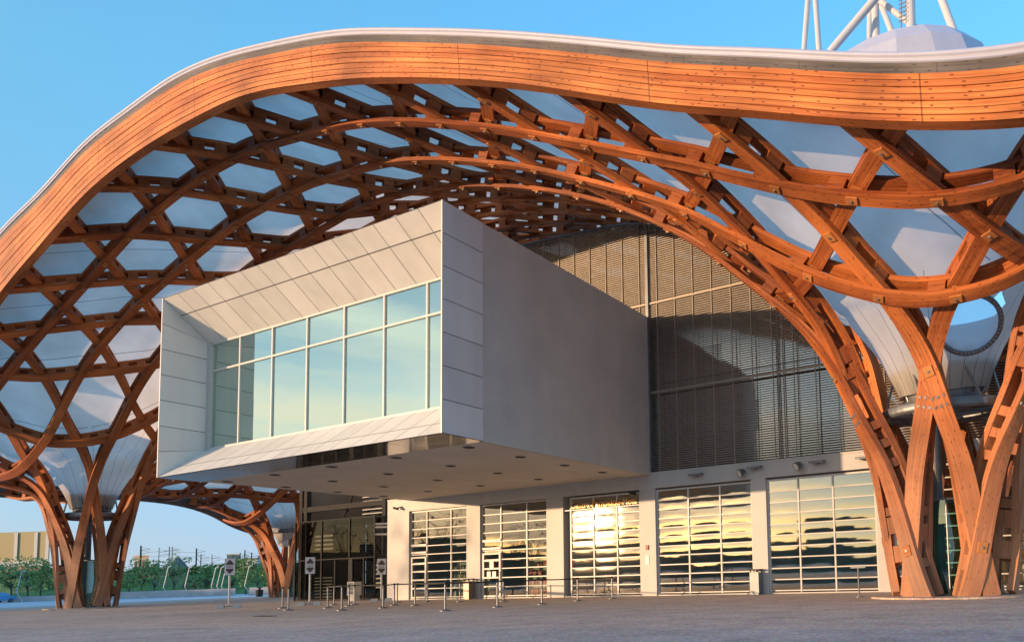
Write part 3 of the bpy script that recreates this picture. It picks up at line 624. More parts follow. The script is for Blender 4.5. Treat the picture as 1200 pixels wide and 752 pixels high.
# ---- steelwork of each column: post, pipe ring, basket collar, glass enclosure
def steel(c):
    cx, cy = c; mb = MB()
    mb.tube((cx - .35, cy, 0.03), (cx - .35, cy, 6.2), .19, n=20); mb.tube((cx - .35, cy, 0.0), (cx - .35, cy, .12), .42, n=20)
    mb.tube((cx - .35, cy, 5.9), (cx - .35, cy, 6.25), .27, n=20)
    for z in (1.6, 3.4, 4.9): mb.tube((cx - .35, cy, z), (cx - .35, cy, z + .05), .205, n=20)
    mb.build('steel_post', 'steel', roof, smooth=False)
    mb = MB(); mb.ring((cx, cy, 6.25), 2.0, .19, n=48, k=12, sy=KY)
    for a in range(6):
        t = a * PI / 3 + .3; mb.tube((cx - .35, cy, 6.1), (cx + 2.0 * math.cos(t), cy + 2.0 * KY * math.sin(t), 6.25), .09, n=8)
    mb.ring((cx, cy, 6.62), 1.25, .06, n=40, k=8, sy=KY); mb.ring((cx, cy, 7.72), 1.62, .09, n=48, k=8, sy=KY)
    for a in range(12):
        t = a * PI / 6; t2 = t + PI / 12
        mb.tube((cx + 1.25 * math.cos(t), cy + 1.25 * KY * math.sin(t), 6.62), (cx + 1.6 * math.cos(t), cy + 1.6 * KY * math.sin(t), 7.72), .035, n=6)
        if a % 2 == 0:
            mb.tube((cx + 2.0 * math.cos(t2), cy + 2.0 * KY * math.sin(t2), 6.3), (cx + 1.62 * math.cos(t), cy + 1.62 * KY * math.sin(t), 7.65), .045, n=6)
    cl = mb.build('steel_collar', 'galv', roof)
    mb = MB(); mb.lathe((cx, cy, 0), [(1.22, 6.65), (1.55, 7.70)], n=36, sy=KY); mb.lathe((cx, cy, 0), [(0.2, 6.66), (1.22, 6.66)], n=36, sy=KY)
    mb.build('collar_basket', 'galv', cl)
    mb = MB(); n = 8; P = [(cx - .2 + 1.15 * math.cos(2 * PI * k / n + .2), cy + 1.05 * KY * math.sin(2 * PI * k / n + .2)) for k in range(n)]
    for k in range(n):
        a, b = P[k], P[(k + 1) % n]; mb.quad([(a[0], a[1], .08), (b[0], b[1], .08), (b[0], b[1], 3.2), (a[0], a[1], 3.2)])
    ge = mb.build('glass_enclosure', 'green_glass', roof)
    mb = MB()
    for k in range(n):
        a, b = P[k], P[(k + 1) % n]
        for z in (0.06, 3.22): mb.tube((a[0], a[1], z), (b[0], b[1], z), .045, n=6)
        mb.tube((a[0], a[1], 0), (a[0], a[1], 3.22), .025, n=6)
    mb.build('enclosure_frame', 'galv', ge)
    mb = MB(); mb.lathe((cx, cy, 0), [(2.75, 0.0), (2.75, .06), (0, .06)], n=48, sy=0.75); struct(mb.build('pavement_kerb', 'piazza'))
for c in (RC, LC, FC): steel(c)
# rim of the oval window and its clear film
nW = Vector(WNN).normalized(); ax = Vector((1, 0, .45)); ax = (ax - nW * ax.dot(nW)).normalized(); ay = nW.cross(ax)
cw = Vector(WC) + nW * .16 + Vector((0, 0, -.20)); rimp = [cw + ax * (0.95 * math.cos(t)) + ay * (1.0 * math.sin(t)) for t in np.linspace(0, 2 * PI, 49)]
mb = MB(); mb.path(rimp, .085, n=8); wr = mb.build('window_rim', 'galv', roof, smooth=True)
mb = MB(); mb.quad([p - nW * 0.0 for p in rimp[:-1]]); mb.build('window_film', 'clear', wr)
print('beams', sum(1 for c in roof.children if c.name.startswith('beam')))
# ---- dome of the central tower and its mast
mb = MB(); mb.lathe((-8.3, 40, 0), [(6.3, 22.0), (6.1, 29.0), (5.6, 30.4), (4.6, 31.5), (3.1, 32.3), (1.6, 32.7), (0.0, 32.85)], n=18, sy=.7)
mb.build('roof_dome', 'gutter', roof)
def px_at(u, v, y):
    d = wray(u, v); t = y / d[1]; return (float(d[0] * t), y, float(EYE + d[2] * t))
mast = thing('spire_mast', 'white tubular steel mast struts rising behind the top of the timber roof', 'mast', (0, 0, 0))
for (a, b, y, r) in (((942, 62), (950, -40), 40, .22), ((960, 62), (953, -40), 40, .22), ((972, 62), (1050, -30), 39.5, .30), ((1018, 58), (1022, -40), 43, .24), ((1053, 58), (1015, -40), 42.5, .24), ((1085, 42), (990, -30), 40.5, .22), ((1068, 50), (1065, -60), 40.0, .36), ((1127, 62), (1085, -50), 40, .28), ((1027, 55), (1024, -40), 40.6, .30)):
    m_ = MB(); m_.tube(px_at(*a, y), px_at(*b, y), r * .82, n=14); m_.build('strut', 'tube', mast, smooth=False)
m_ = MB()
for k in range(8):
    p = px_at(1058, 24 - k * 5, 39.6); m_.tube((p[0] - .25, p[1], p[2]), (p[0] + .25, p[1], p[2]), .04, n=6)
m_.tube(px_at(1056, 34, 39.6), px_at(1056, -40, 39.6), .04, n=6); m_.build('ladder', 'galv', mast)

#@@PART2@@
# ------------------------------------------------------------------ entrance hall
YW = 28.5
OPEN = [(-36.4, -31.65), (-30.6, -25.75), (-24.6, -19.75), (-18.8, -13.5), (-12.75, -7.6), (-6.9, -1.7), (-1.0, 4.2)]
hall = thing('entrance_hall', 'long white entrance hall with glazed roller doors under a bronze louvred screen', 'building')
mb = MB(); mb.box(-38.3, 9.2, YW, YW + .55, 5.33, 6.06); mb.box(-38.3, 9.2, YW - .03, YW + .55, 6.062, 6.14)
xs = [-38.3] + [v for o in OPEN for v in o] + [9.2]
for k in range(0, len(xs), 2): mb.box(xs[k], xs[k + 1], YW, YW + .55, 0, 5.328)
for a, b in OPEN: mb.box(a, b, YW + .06, YW + .5, 0, .055)
mb.box(-38.3, -38.0, YW + .552, 41, 0, 6.0)
mb.build('front_wall', 'white', hall)
mb = MB()
for k in range(0, len(xs), 2):
    pass
mb.box(-38.0, 9, 40.6, 41, 0, 6.0); mb.box(-38.0, 9, YW + .56, 40.6, 5.6, 6.0); mb.box(-25.3, -25.1, YW + .6, 40.6, 0, 5.6); mb.box(-13.2, -13.0, YW + .6, 40.6, 0, 5.6)
for x in (-35, -28.5, -22, -16, -9, -3): mb.tube((x, 33.5, 0), (x, 33.5, 5.6), .22, n=14)
mb.build('interior_wall', 'interior', hall)
mb = MB(); mb.quad([(-38, YW + .1, .012), (9, YW + .1, .012), (9, 40.6, .012), (-38, 40.6, .012)]); mb.build('interior_floor', 'concrete', hall)
def shutter(a, b, cols, z0, z1, rows, parent, name='glass_door', bulge=0.010, door=None, gm='door_glass'):
    """roller door: frame bars and bulged clear panes"""
    y = YW + .18; fr = MB(); w = .035
    xsn = [a + (b - a) * c for c in cols]
    fr.box(a, a + .09, y - .05, y + .05, z0, z1); fr.box(b - .09, b, y - .05, y + .05, z0, z1); fr.box(a + .09, b - .09, y - .05, y + .05, z1 - .08, z1)
    for x in xsn[1:-1]: fr.box(x - w, x + w, y - .055, y + .045, z0 + .02, z1 - .08)
    zs = np.linspace(z0 + .08, z1 - .08, rows + 1)
    for z in zs[:-1]: fr.box(a + .09, b - .09, y - .04, y + .04, z - .026, z + .026)
    f = fr.build(name, 'frame_w', parent)
    pn = MB()
    for x0, x1 in zip(xsn[:-1], xsn[1:]):
        for q0, q1 in zip(zs[:-1], zs[1:]):
            nx_, nz_ = 8, 5; bl = bulge * random.uniform(.6, 1.3); tl = random.uniform(-.0004, .0004); tz = random.uniform(-.0009, .0009)
            P = [[(x0 + (x1 - x0) * i / nx_, y + .0 - bl * (1 - (2 * i / nx_ - 1) ** 4) * (1 - (2 * j / nz_ - 1) ** 2) + tl * i + tz * j, q0 + (q1 - q0) * j / nz_) for j in range(nz_ + 1)] for i in range(nx_ + 1)]
            for i in range(nx_):
                for j in range(nz_): pn.quad([P[i][j], P[i + 1][j], P[i + 1][j + 1], P[i][j + 1]])
    pn.build('pane', gm, f, smooth=True)
    if door:
        d = MB(); x0 = a + .1; x1 = a + (b - a) * door; y2 = y - .07
        for q in ((x0, x0 + .11, .08, 2.55), (x1 - .11, x1, .08, 2.55)): d.box(q[0], q[1], y2 - .03, y2 + .03, q[2], q[3])
        for z in (.09, .62, 1.12, 1.62, 2.08, 2.46): d.box(x0 + .11, x1 - .11, y2 - .03, y2 + .03, z, z + .09)
        dl = d.build('door_leaf', 'frame_w', f); h = MB(); h.tube((x1 - .06, y2 - .09, .9), (x1 - .06, y2 - .09, 1.5), .018, n=8)
        for z in (.95, 1.45): h.tube((x1 - .06, y2 - .09, z), (x1 - .06, y2 - .03, z), .012, n=6)
        h.build('handle', 'post', dl)
        tr = MB(); tr.box(a + .1, x1, y2 - .03, y2 + .03, 2.74, 2.86); tr.box(a + .1, x1, y2 - .03, y2 + .03, 3.2, 3.3); tr.build('transom', 'frame_w', dl)
    return f
cols12 = [0, .30, .72, 1]; c3 = [0, .345, .675, 1]
shutter(*OPEN[0], [0, .29, .71, 1], .06, 5.30, 10, hall, gm='shop_glass', door=.29, bulge=.001)
shutter(*OPEN[1], [0, .30, .69, 1], .06, 5.30, 10, hall, gm='shop_glass', door=.30, bulge=.001)
shutter(OPEN[2][0] + .35, OPEN[2][1], c3, .06, 5.25, 11, hall, bulge=.0035)
shutter(*OPEN[3], c3, .06, 5.25, 11, hall, bulge=.0035)
shutter(*OPEN[4], [0, .30, .62, 1], .06, 5.25, 10, hall, bulge=.003)
shutter(*OPEN[5], c3, .06, 5.25, 10, hall, bulge=.003)
shutter(*OPEN[6], c3, .06, 5.25, 10, hall, bulge=.003)
# hanging letters over the third door
cu = bpy.data.curves.new('lettering', 'FONT'); cu.body = 'Centre Pompidou-Metz'; cu.size = 0.50; cu.extrude = 0.015; cu.space_character = 1.0
tmp = bpy.data.objects.new('tmp', cu); C.objects.link(tmp); dg = bpy.context.evaluated_depsgraph_get(); me = bpy.data.meshes.new_from_object(tmp.evaluated_get(dg)); bpy.data.objects.remove(tmp)
me.materials.clear()
M['letter'] = mat('brass_letter', (0.55, 0.30, 0.10), 0.35, 0.6); me.materials.append(M['letter'])
lt = bpy.data.objects.new('lettering', me); C.objects.link(lt); lt.parent = hall; lt.rotation_euler = (PI / 2, 0, 0); lt.location = (-24.15, YW + .08, 4.66)
wl = max(v.co.x for v in me.vertices); lt.scale = (4.2 / wl, 1, 1)
mb = MB(); mb.box(-24.595, -19.755, YW + .07, YW + .09, 4.56, 4.60); mb.build('letter_rail', 'galv', hall)
# louvred screen
sx = [-38, -32, -26.8, -22, -20.2, -19.1, -16.8, -13, -10, -6, 0, 9]; sz = [18.6, 19.9, 19.8, 19.5, 19.3, 19.0, 18.5, 17.6, 17.3, 17, 17, 17]
xg = np.arange(-38.0, 9.01, 0.25); top = np.minimum(np.interp(xg, sx, sz), surf(xg, np.full(len(xg), YW)) - .05)
scr = MB(); z = 6.24
while z < 19.8:
    ok = top > z + .06; i = 0
    while i < len(xg):
        if ok[i]:
            j = i
            while j + 1 < len(xg) and ok[j + 1]: j += 1
            if j > i: scr.obox((xg[i], YW + .10, z), (xg[j] - xg[i], 0, 0), (0, .07, .022), (0, -.008, .030))
            i = j + 1
        else: i += 1
    z += .112
ls = scr.build('louvre_screen', 'slat', hall)
mu = MB(); x = -37.3
while x < 9:
    t = float(np.interp(x, xg, top)); mu.box(x - .016, x + .016, YW + .04, YW + .095, 6.15, t)
    x += 1.045
for x in (-12.0, -11.75): mu.box(x - .012, x + .012, YW + .17, YW + .25, 6.15, float(np.interp(x, xg, top)))
mu.build('mullion', 'mullion', ls)
mu = MB(); mu.box(-19.12, -18.96, YW - .03, YW + .10, 6.15, 19.0)
for i in range(len(xg) - 1): mu.obox((xg[i], YW + .0, top[i] - .03), (xg[i + 1] - xg[i], 0, top[i + 1] - top[i]), (0, .25, 0), (0, 0, .10))
mu.build('screen_frame', 'galv', ls)
mu = MB()
for z in (10.18, 14.78):
    ok = top > z; ii = np.where(ok & (xg < 0))[0]; mu.box(-38, xg[ii[-1]], YW + .035, YW + .11, z - .05, z + .05)
mu.build('rail', 'mullion', ls)
gl = MB()
step = 4
for i in range(0, len(xg) - step, step):
    for z0 in np.arange(6.15, 20, 1.5):
        z1 = min(z0 + 1.48, min(top[i], top[i + step]))
        if z1 - z0 < .1: continue
        a = random.uniform(-.006, .006); b_ = random.uniform(-.006, .006)
        gl.quad([(xg[i], YW + .32, z0), (xg[i + step] - .02, YW + .32 + a, z0), (xg[i + step] - .02, YW + .32 + a + b_, z1), (xg[i], YW + .32 + b_, z1)])
gl.build('glazing', 'screen_glass', ls)
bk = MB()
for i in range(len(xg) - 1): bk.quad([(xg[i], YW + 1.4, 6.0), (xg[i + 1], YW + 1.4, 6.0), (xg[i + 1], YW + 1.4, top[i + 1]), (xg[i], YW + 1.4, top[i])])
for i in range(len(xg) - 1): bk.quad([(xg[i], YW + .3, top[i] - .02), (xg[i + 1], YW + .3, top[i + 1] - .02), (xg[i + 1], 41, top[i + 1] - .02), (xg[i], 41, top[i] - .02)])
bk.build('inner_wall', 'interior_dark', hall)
# lamps and cameras along the lintel
for u, v in ((815, 556), (884, 547.5), (957, 541), (1012, 536)):
    p = px_at(u, v, YW - .25); b = MB()
    b.obox((p[0] - .34, p[1] - .14, p[2] - .06), (.68, 0, 0), (0, .30, .05), (0, -.02, .10)); b.box(p[0] - .05, p[0] + .05, p[1] + .1, YW - .001, p[2] - .05, p[2] + .02)
    b.quad([(p[0] - .3, p[1] - .12, p[2] - .065), (p[0] + .3, p[1] - .12, p[2] - .065), (p[0] + .3, p[1] + .12, p[2] - .025), (p[0] - .3, p[1] + .12, p[2] - .025)])
    b.build('wall_lamp', 'galv', hall)
for u, v in ((868.5, 553), (935, 545)):
    p = px_at(u, v, YW - .28); b = MB(); b.tube((p[0] - .05, p[1] - .1, p[2] - .06), (p[0] + .06, p[1] + .14, p[2] + .07), .21, .12, n=20); b.tube((p[0] + .05, p[1] + .1, p[2] + .05), (p[0] + .06, YW - .001, p[2] + .05), .035, n=8)
    s_ = b.build('spotlight', 'galv', hall); b = MB(); b.tube((p[0] - .056, p[1] - .114, p[2] - .068), (p[0] - .06, p[1] - .12, p[2] - .072), .17, n=20); b.build('lens', 'clad', s_)
for u, v in ((743, 577), (465, 595)):
    p = px_at(u, v, YW - .3); b = MB(); b.obox((p[0] - .3, p[1] - .05, p[2] - .02), (.36, .02, -.10), (0, .11, 0), (.03, 0, .12)); b.tube((p[0], p[1], p[2]), (p[0] + .1, YW - .001, p[2] + .1), .03, n=8)
    b.build('security_camera', 'dark', hall)
b = MB(); b.box(-19.38, -19.22, YW - .05, YW - .001, 2.28, 2.52); b.build('intercom', mat('red_box', (.35, .05, .04), .5), hall)
b = MB(); b.box(-19.42, -19.20, YW - .02, YW - .001, 1.55, 2.0); b.build('notice', 'clad', hall)
b = MB()
for z in (4.75, 4.55, 4.1): b.tube((-39.6, YW + .2, z), (-38.3, YW + .2, z - .05), .07, n=8)
b.build('pipe', 'galv', hall)

# bookshop shelves and goods seen through the first doors
M['goods'] = None
def goods_mat(name, cols):
    m = bpy.data.materials.new(name); m.use_nodes = True; t = m.node_tree; nn = t.nodes; L = t.links; b = nn['Principled BSDF']; b.inputs['Roughness'].default_value = .5
    uv = nn.new('ShaderNodeTexCoord'); mp = nn.new('ShaderNodeMapping'); mp.inputs['Scale'].default_value = (9, 1, 1.1); L.new(uv.outputs['Object'], mp.inputs[0])
    v = nn.new('ShaderNodeTexVoronoi'); v.inputs['Scale'].default_value = 1.0; L.new(mp.outputs[0], v.inputs[0]); s = nn.new('ShaderNodeSeparateColor'); L.new(v.outputs['Color'], s.inputs[0])
    r = nn.new('ShaderNodeValToRGB'); r.color_ramp.interpolation = 'CONSTANT'; L.new(s.outputs[0], r.inputs[0])
    e = r.color_ramp.elements; e[0].color = (*cols[0], 1); e[1].position = 1 / len(cols); e[1].color = (*cols[1], 1)
    for k in range(2, len(cols)): q = e.new(k / len(cols)); q.color = (*cols[k], 1)
    L.new(r.outputs[0], b.inputs['Base Color']); return m
M['goods_mixed'] = goods_mat('mixed_covers', [(.06, .07, .06), (.5, .48, .42), (.12, .25, .2), (.03, .03, .03), (.45, .3, .12), (.6, .6, .55)])
M['goods_red'] = goods_mat('red_covers', [(.50, .04, .04), (.38, .03, .03), (.55, .10, .06), (.25, .02, .03), (.6, .5, .45)])
M['shelf_green'] = mat('pale_green_shelf', (.42, .50, .38), .6)
def bookshelf(x0, x1, y, label, gm):
    o = thing('bookshelf', label, 'shelf', (x0, y, .012), 0, 'display shelves in the shop'); w = x1 - x0; b = MB()
    for z in (.05, .62, 1.15, 1.68, 2.2): b.box(0, w, 0, .4, z, z + .05)
    b.box(0, .05, 0, .4, 0, 2.26); b.box(w - .05, w, 0, .4, 0, 2.26); b.box(0.05, w - .05, .36, .4, .1, 2.2); b.build('rack', 'shelf_green', o)
    for z in (.1, .67, 1.2, 1.73):
        x = .08
        while x < w - .3:
            ww = random.uniform(.12, .34); hh = random.uniform(.2, .36)
            if random.random() < .85: g = MB(); g.obox((x, .06, z), (ww, 0, 0), (0, .25, 0), (0, .03, hh)); g.build('package' if gm == 'goods_red' else 'book', gm, o)
            x += ww + random.uniform(.02, .1)
bookshelf(-35.0, -33.2, 30.3, 'pale shelf of dark books behind the wide middle panes of the leftmost shop door', 'goods_mixed')
bookshelf(-33.1, -31.7, 30.3, 'narrower pale shelf of dark books behind the right panes of the leftmost shop door', 'goods_mixed')
bookshelf(-29.1, -27.3, 30.3, 'pale shelf of red packages behind the second glazed door from the left', 'goods_red')
bookshelf(-27.2, -25.8, 30.3, 'pale shelf of mixed goods right of the red packages behind the second glazed door', 'goods_mixed')
for (x0, z0, w, h) in ((-29.95, 1.62, .3, .45), (-30.15, 1.15, .28, .36), (-29.75, 1.15, .28, .36)):
    b = MB(); b.box(x0, x0 + w, YW + .070, YW + .076, z0, z0 + h); b.build('paper_notice', 'clad', hall)

# ------------------------------------------------------------------ gallery box
gal = thing('gallery_box', 'pale grey cantilevered gallery box with a wide green tinted window', 'building')
X0, X1, Z0, Z1, YF, YG, YB = -36.6, -19.0, 6.0, 14.1, 16.1, 18.0, YW - .004
b = MB(); b.box(X1 - .35, X1 - .03, 17.87, YB, Z0 + .0, Z1); b.box(X0 + .03, X0 + .35, 17.87, YB, Z0, Z1)
b.box(X0 + .352, X1 - .352, 18.3, YB, Z1 - .35, Z1 - .02); b.build('side_wall', 'render', gal)
b = MB(); b.box(X0 + .352, X1 - .352, 17.87, YB, Z0 + .001, Z0 + .3); b.build('soffit', 'soffit', gal)
M['mirror_strip'] = mat('polished_soffit_strip', (.30, .28, .27), .08, .9)
b = MB()
for k in range(12):
    xa = X0 + (X1 - X0) * k / 12; xb = X0 + (X1 - X0) * (k + 1) / 12
    b.quad([(xa + .01, YF + .03, Z0 - .012), (xb - .01, YF + .03, Z0 - .012 + random.uniform(-.004, .004)), (xb - .01, 17.85, Z0 - .012 + random.uniform(-.004, .004)), (xa + .01, 17.85, Z0 - .012)])
b.build('soffit_strip', 'mirror_strip', gal)
# cladding: joint-coloured backing and separate panels a little proud
b = MB()
b.box(X1 - .055, X1 - .02, YF + .03, 17.868, Z0, Z1 - .01); b.box(X0 + .02, X0 + .055, YF + .03, 17.868, Z0, Z1 - .01)
b.quad([(X0 + .06, YF + .03, Z1 - .02), (X1 - .06, YF + .03, Z1 - .02), (X1 - .06, YG, 12.52), (X0 + .06, YG, 12.52)]); b.quad([(X0 + .06, YF + .03, Z0 + .02), (X1 - .06, YF + .03, Z0 + .02), (X1 - .06, YG, 7.53), (X0 + .06, YG, 7.53)])
b.quad([(X0 + .02, YF + .03, Z1 - .006), (X1 - .02, YF + .03, Z1 - .006), (X1 - .02, 18.4, Z1 - .006), (X0 + .02, 18.4, Z1 - .006)])
b.build('cladding_backing', 'joint', gal)
b = MB(); g = .014; rows = np.linspace(Z0, Z1, 8)
for z0, z1 in zip(rows[:-1], rows[1:]):
    b.obox((X1 - .02, YF, z0 + g), (.02, 0, 0), (0, 1.75, 0), (0, 0, z1 - z0 - 2 * g)); b.obox((X0, YF, z0 + g), (.02, 0, 0), (0, 1.75, 0), (0, 0, z1 - z0 - 2 * g))
    # reveals inside the frame, trimmed along the slopes
    for xx, s_ in ((X0 + .06, 1), (X1 - .06, -1)):
        def yl(z): return YF + max(0, (Z0 + .0 + (z - Z0)) * 0)
        za, zb_ = z0 + g, z1 - g
        f0 = YF + .02
        b.quad([(xx, f0, za), (xx, YG, max(za, 7.5) if za < 7.5 else min(za, 12.55)), (xx, YG, min(zb_, 12.55) if zb_ > 12.55 else max(zb_, 7.5)), (xx, f0, zb_)])
n = 15; px_ = np.linspace(X0 + .06, X1 - .06, n + 1)
b.box(X0, X0 + .06, YF - .001, YF + .02, Z0, Z1); b.box(X1 - .06, X1, YF - .001, YF + .02, Z0, Z1)
for xa, xb in zip(px_[:-1], px_[1:]):
    for t0, t1 in ((0, .36), (.36, 1)):
        for (ya, za, yb, zb_) in ((YF, Z1, YG, 12.5), (YF, Z0, YG, 7.55)):
            q = lambda t: (ya + (yb - ya) * t, za + (zb_ - za) * t)
            (y0, z0), (y1, z1) = q(t0 + .008), q(t1 - .008)
            b.quad([(xa + g, y0, z0), (xb - g, y0, z0), (xb - g, y1, z1), (xa + g, y1, z1)])
for xa, xb in zip(px_[:-1], px_[1:]): b.quad([(xa + g, YF, Z1), (xb - g, YF, Z1), (xb - g, 18.4, Z1 + .002), (xa + g, 18.4, Z1 + .002)])
b.build('cladding', 'clad', gal)
wf = MB(); pitch = 2.42; mx = [X0 + .10] + [X0 + .08 + pitch * k for k in range(1, 8)] + [X1 - .10]
for x in mx: wf.box(x - .04, x + .04, YG - .06, YG + .06, 7.50, 12.55)
for z in (7.5, 11.15, 12.47): wf.box(X0 + .062, X1 - .062, YG - .062, YG + .062, z, z + .08)
win = wf.build('window', 'frame_w', gal)
pn = MB()
for xa, xb in zip(mx[:-1], mx[1:]):
    for z0, z1 in ((7.58, 11.15), (11.23, 12.47)):
        a, c_ = random.uniform(-.006, .006), random.uniform(-.006, .006)
        pn.quad([(xa + .04, YG, z0), (xb - .04, YG + a, z0), (xb - .04, YG + a + c_, z1), (xa + .04, YG + c_, z1)])
pn.build('pane', 'gallery_glass', win)
M['gal_in'] = mat('gallery_interior', (.50, .52, .48), .9)
b = MB(); b.box(X0 + .36, X1 - .36, YG + .1, 28.2, 6.9, 7.3); b.box(X0 + .36, X1 - .36, 27.5, 28.2, 7.3, 13.0); b.box(X0 + .36, X0 + .40, YG + .1, 27.5, 7.3, 13.0)
for y in (20, 22.5, 25): b.box(X0 + .36, X1 - .36, y, y + .3, 12.6, 13.4)
b.box(X0 + .36, X1 - .36, YG + .1, 28.2, 13.4, 13.7); b.box(-34.6, -34.2, 21, 27, 7.3, 11)
b.build('inner_room', 'gal_in', gal)
for x in (-20.3, -24.25, -28.2, -32.1, -35.7):
    for y in (18.4, 21.0, 23.65, 26.3):
        b = MB(); b.tube((x, y, Z0 - .012), (x, y, Z0 + .06), .20, n=20); d = b.build('downlight', 'dark', gal)
        b = MB(); b.ring((x, y, Z0 - .008), .21, .014, n=20, k=6); b.build('trim_ring', 'galv', d)

# ------------------------------------------------------------------ dark stair tower behind the gallery
YT = 30.0
tw = thing('stair_tower', 'dark steel framed stair tower with glazed lower storey left of the white hall', 'building')
def tx(u): return px_at(u, 650, YT)[0]
def tz(v, u=400): return px_at(u, v, YT)[2]
xa, xb = tx(351.5), tx(449); xm1, xm2 = tx(384), tx(416.5)
zt_, zm_ = tz(608, 400), tz(654, 400); ztop = tz(575, 360) + 1.5
b = MB()
for x in (xa, xb, tx(357)): b.box(x - .16, x + .16, YT, YT + .3, 0, ztop)
for z, t in ((ztop - .3, .3), (tz(590), .35), (zt_, .14)): b.box(xa + .161, xb - .161, YT + .02, YT + .28, z - t, z)
for x in (xa, xb): b.box(x - .15, x + .15, YT + 5, YT + 5.3, 0, ztop); b.box(x - .12, x + .12, YT + .3, YT + 5, ztop - .4, ztop - .1)
b.box(xa, xb, YT + 5.0, YT + 5.1, 0, .3)
b.build('steel_frame', 'dark', tw)
M['tower_panel'] = mat('dim_panel', (.34, .30, .25), .7, noise=.12, nscale=.6)
b = MB(); b.box(xa + .3, xb - .3, YT + 4.7, YT + 4.9, 0, ztop - .3); b.box(xb - .2, xb - .16, YT + .3, YT + 4.69, 0, ztop); b.box(xa + .2, xa + .24, YT + .3, YT + 4.69, 0, ztop - .3); b.build('back_panel', 'tower_panel', tw)
b = MB()
for z0 in np.arange(tz(604), tz(580), .28): b.obox((tx(418), YT + .35, z0), (tx(446) - tx(418), 0, 0), (0, .2, .1), (0, 0, .05))
b.build('louvre', 'steel', tw); b = MB()
for z0 in np.arange(.2, 1.6, .22): b.obox((tx(357), YT + .4, z0), (tx(383) - tx(357), 0, 0), (0, .15, .08), (0, 0, .05))
b.build('louvre', 'steel', tw); b = MB()
for z0 in np.arange(tz(642), tz(625), .3): b.box(tx(357), tx(383), YT + .4, YT + .46, z0, z0 + .12)
b.build('louvre', 'steel', tw); b = MB()
for z0 in np.arange(tz(690), tz(660), .3): b.box(tx(420), tx(434), YT + 1.2, YT + 1.26, z0, z0 + .1)
b.build('louvre', 'steel', tw)
b = MB(); nst = 14
def flight(x0, x1, z0, z1, y):
    for k in range(nst):
        t = k / nst; b.box(x0 + (x1 - x0) * t - .02, x0 + (x1 - x0) * t + abs(x1 - x0) / nst + .02, y, y + 1.1, z0 + (z1 - z0) * t, z0 + (z1 - z0) * t + .05)
    for yy in (y, y + 1.1):
        for dz, r in ((-.05, .09), (.95, .03)): b.tube((x0, yy, z0 + dz), (x1, yy, z1 + dz), r, n=6)
flight(tx(384), tx(415), .2, zm_, YT + 2.2); flight(tx(414), tx(386), zm_ + .1, zt_ + .2, YT + 1.0); flight(tx(386), tx(414), zt_ + .3, ztop - 1, YT + 2.4)
b.box(tx(384), tx(417), YT + .8, YT + 3.6, zm_ - .1, zm_); b.box(tx(357), tx(445), YT + .8, YT + 3.6, zt_ - .05, zt_ + .1)
b.tube((tx(394), YT + .5, zt_ + .2), (tx(404), YT + .5, zt_ + 1.6), .07, n=6)
b.build('staircase', 'dark', tw)
b = MB()
for x in (tx(353), xm1, xm2, tx(446)): b.box(x - .05, x + .05, YT - .45, YT - .35, 0, zt_)
for x in (tx(400), tx(433.5)): b.box(x - .045, x + .045, YT - .45, YT - .35, 0, zm_)
for z in (.1, zm_, zt_): b.box(tx(353) + .051, tx(446) - .051, YT - .44, YT - .36, z - .07, z)
b.box(xm2 - .02, xm2 + .35, YT - .46, YT - .34, 0, zm_ - .07)
vf = b.build('glazed_front', 'dark', tw)
b = MB()
vx = [tx(353), xm1, xm2, tx(446)]
for p, q in zip(vx[:-1], vx[1:]):
    b.quad([(p + .05, YT - .4, .1), (q - .05, YT - .4, .1), (q - .05, YT - .4, zm_ - .07), (p + .05, YT - .4, zm_ - .07)]); b.quad([(p + .05, YT - .4, zm_), (q - .05, YT - .4, zm_), (q - .05, YT - .4, zt_ - .07), (p + .05, YT - .4, zt_ - .07)])
b.build('pane', 'tower_glass', vf)
# small white machine standing at the tower door
tm = thing('ticket_machine', 'small white and blue box machine standing by the dark glazed tower', 'machine', (tx(438), YT - 1.3, 0)); b = MB(); b.box(-.32, .32, -.25, .25, .35, 1.2); b.box(-.25, .25, -.2, .2, 0, .35); b.build('cabinet', 'render', tm)
b = MB()
for i in range(2):
    for j in range(3): b.box(-.26 + .27 * i, -.02 + .27 * i, -.262, -.252, .42 + .26 * j, .62 + .26 * j)
b.build('screen', mat('dark_blue', (.03, .07, .14), .3), tm)

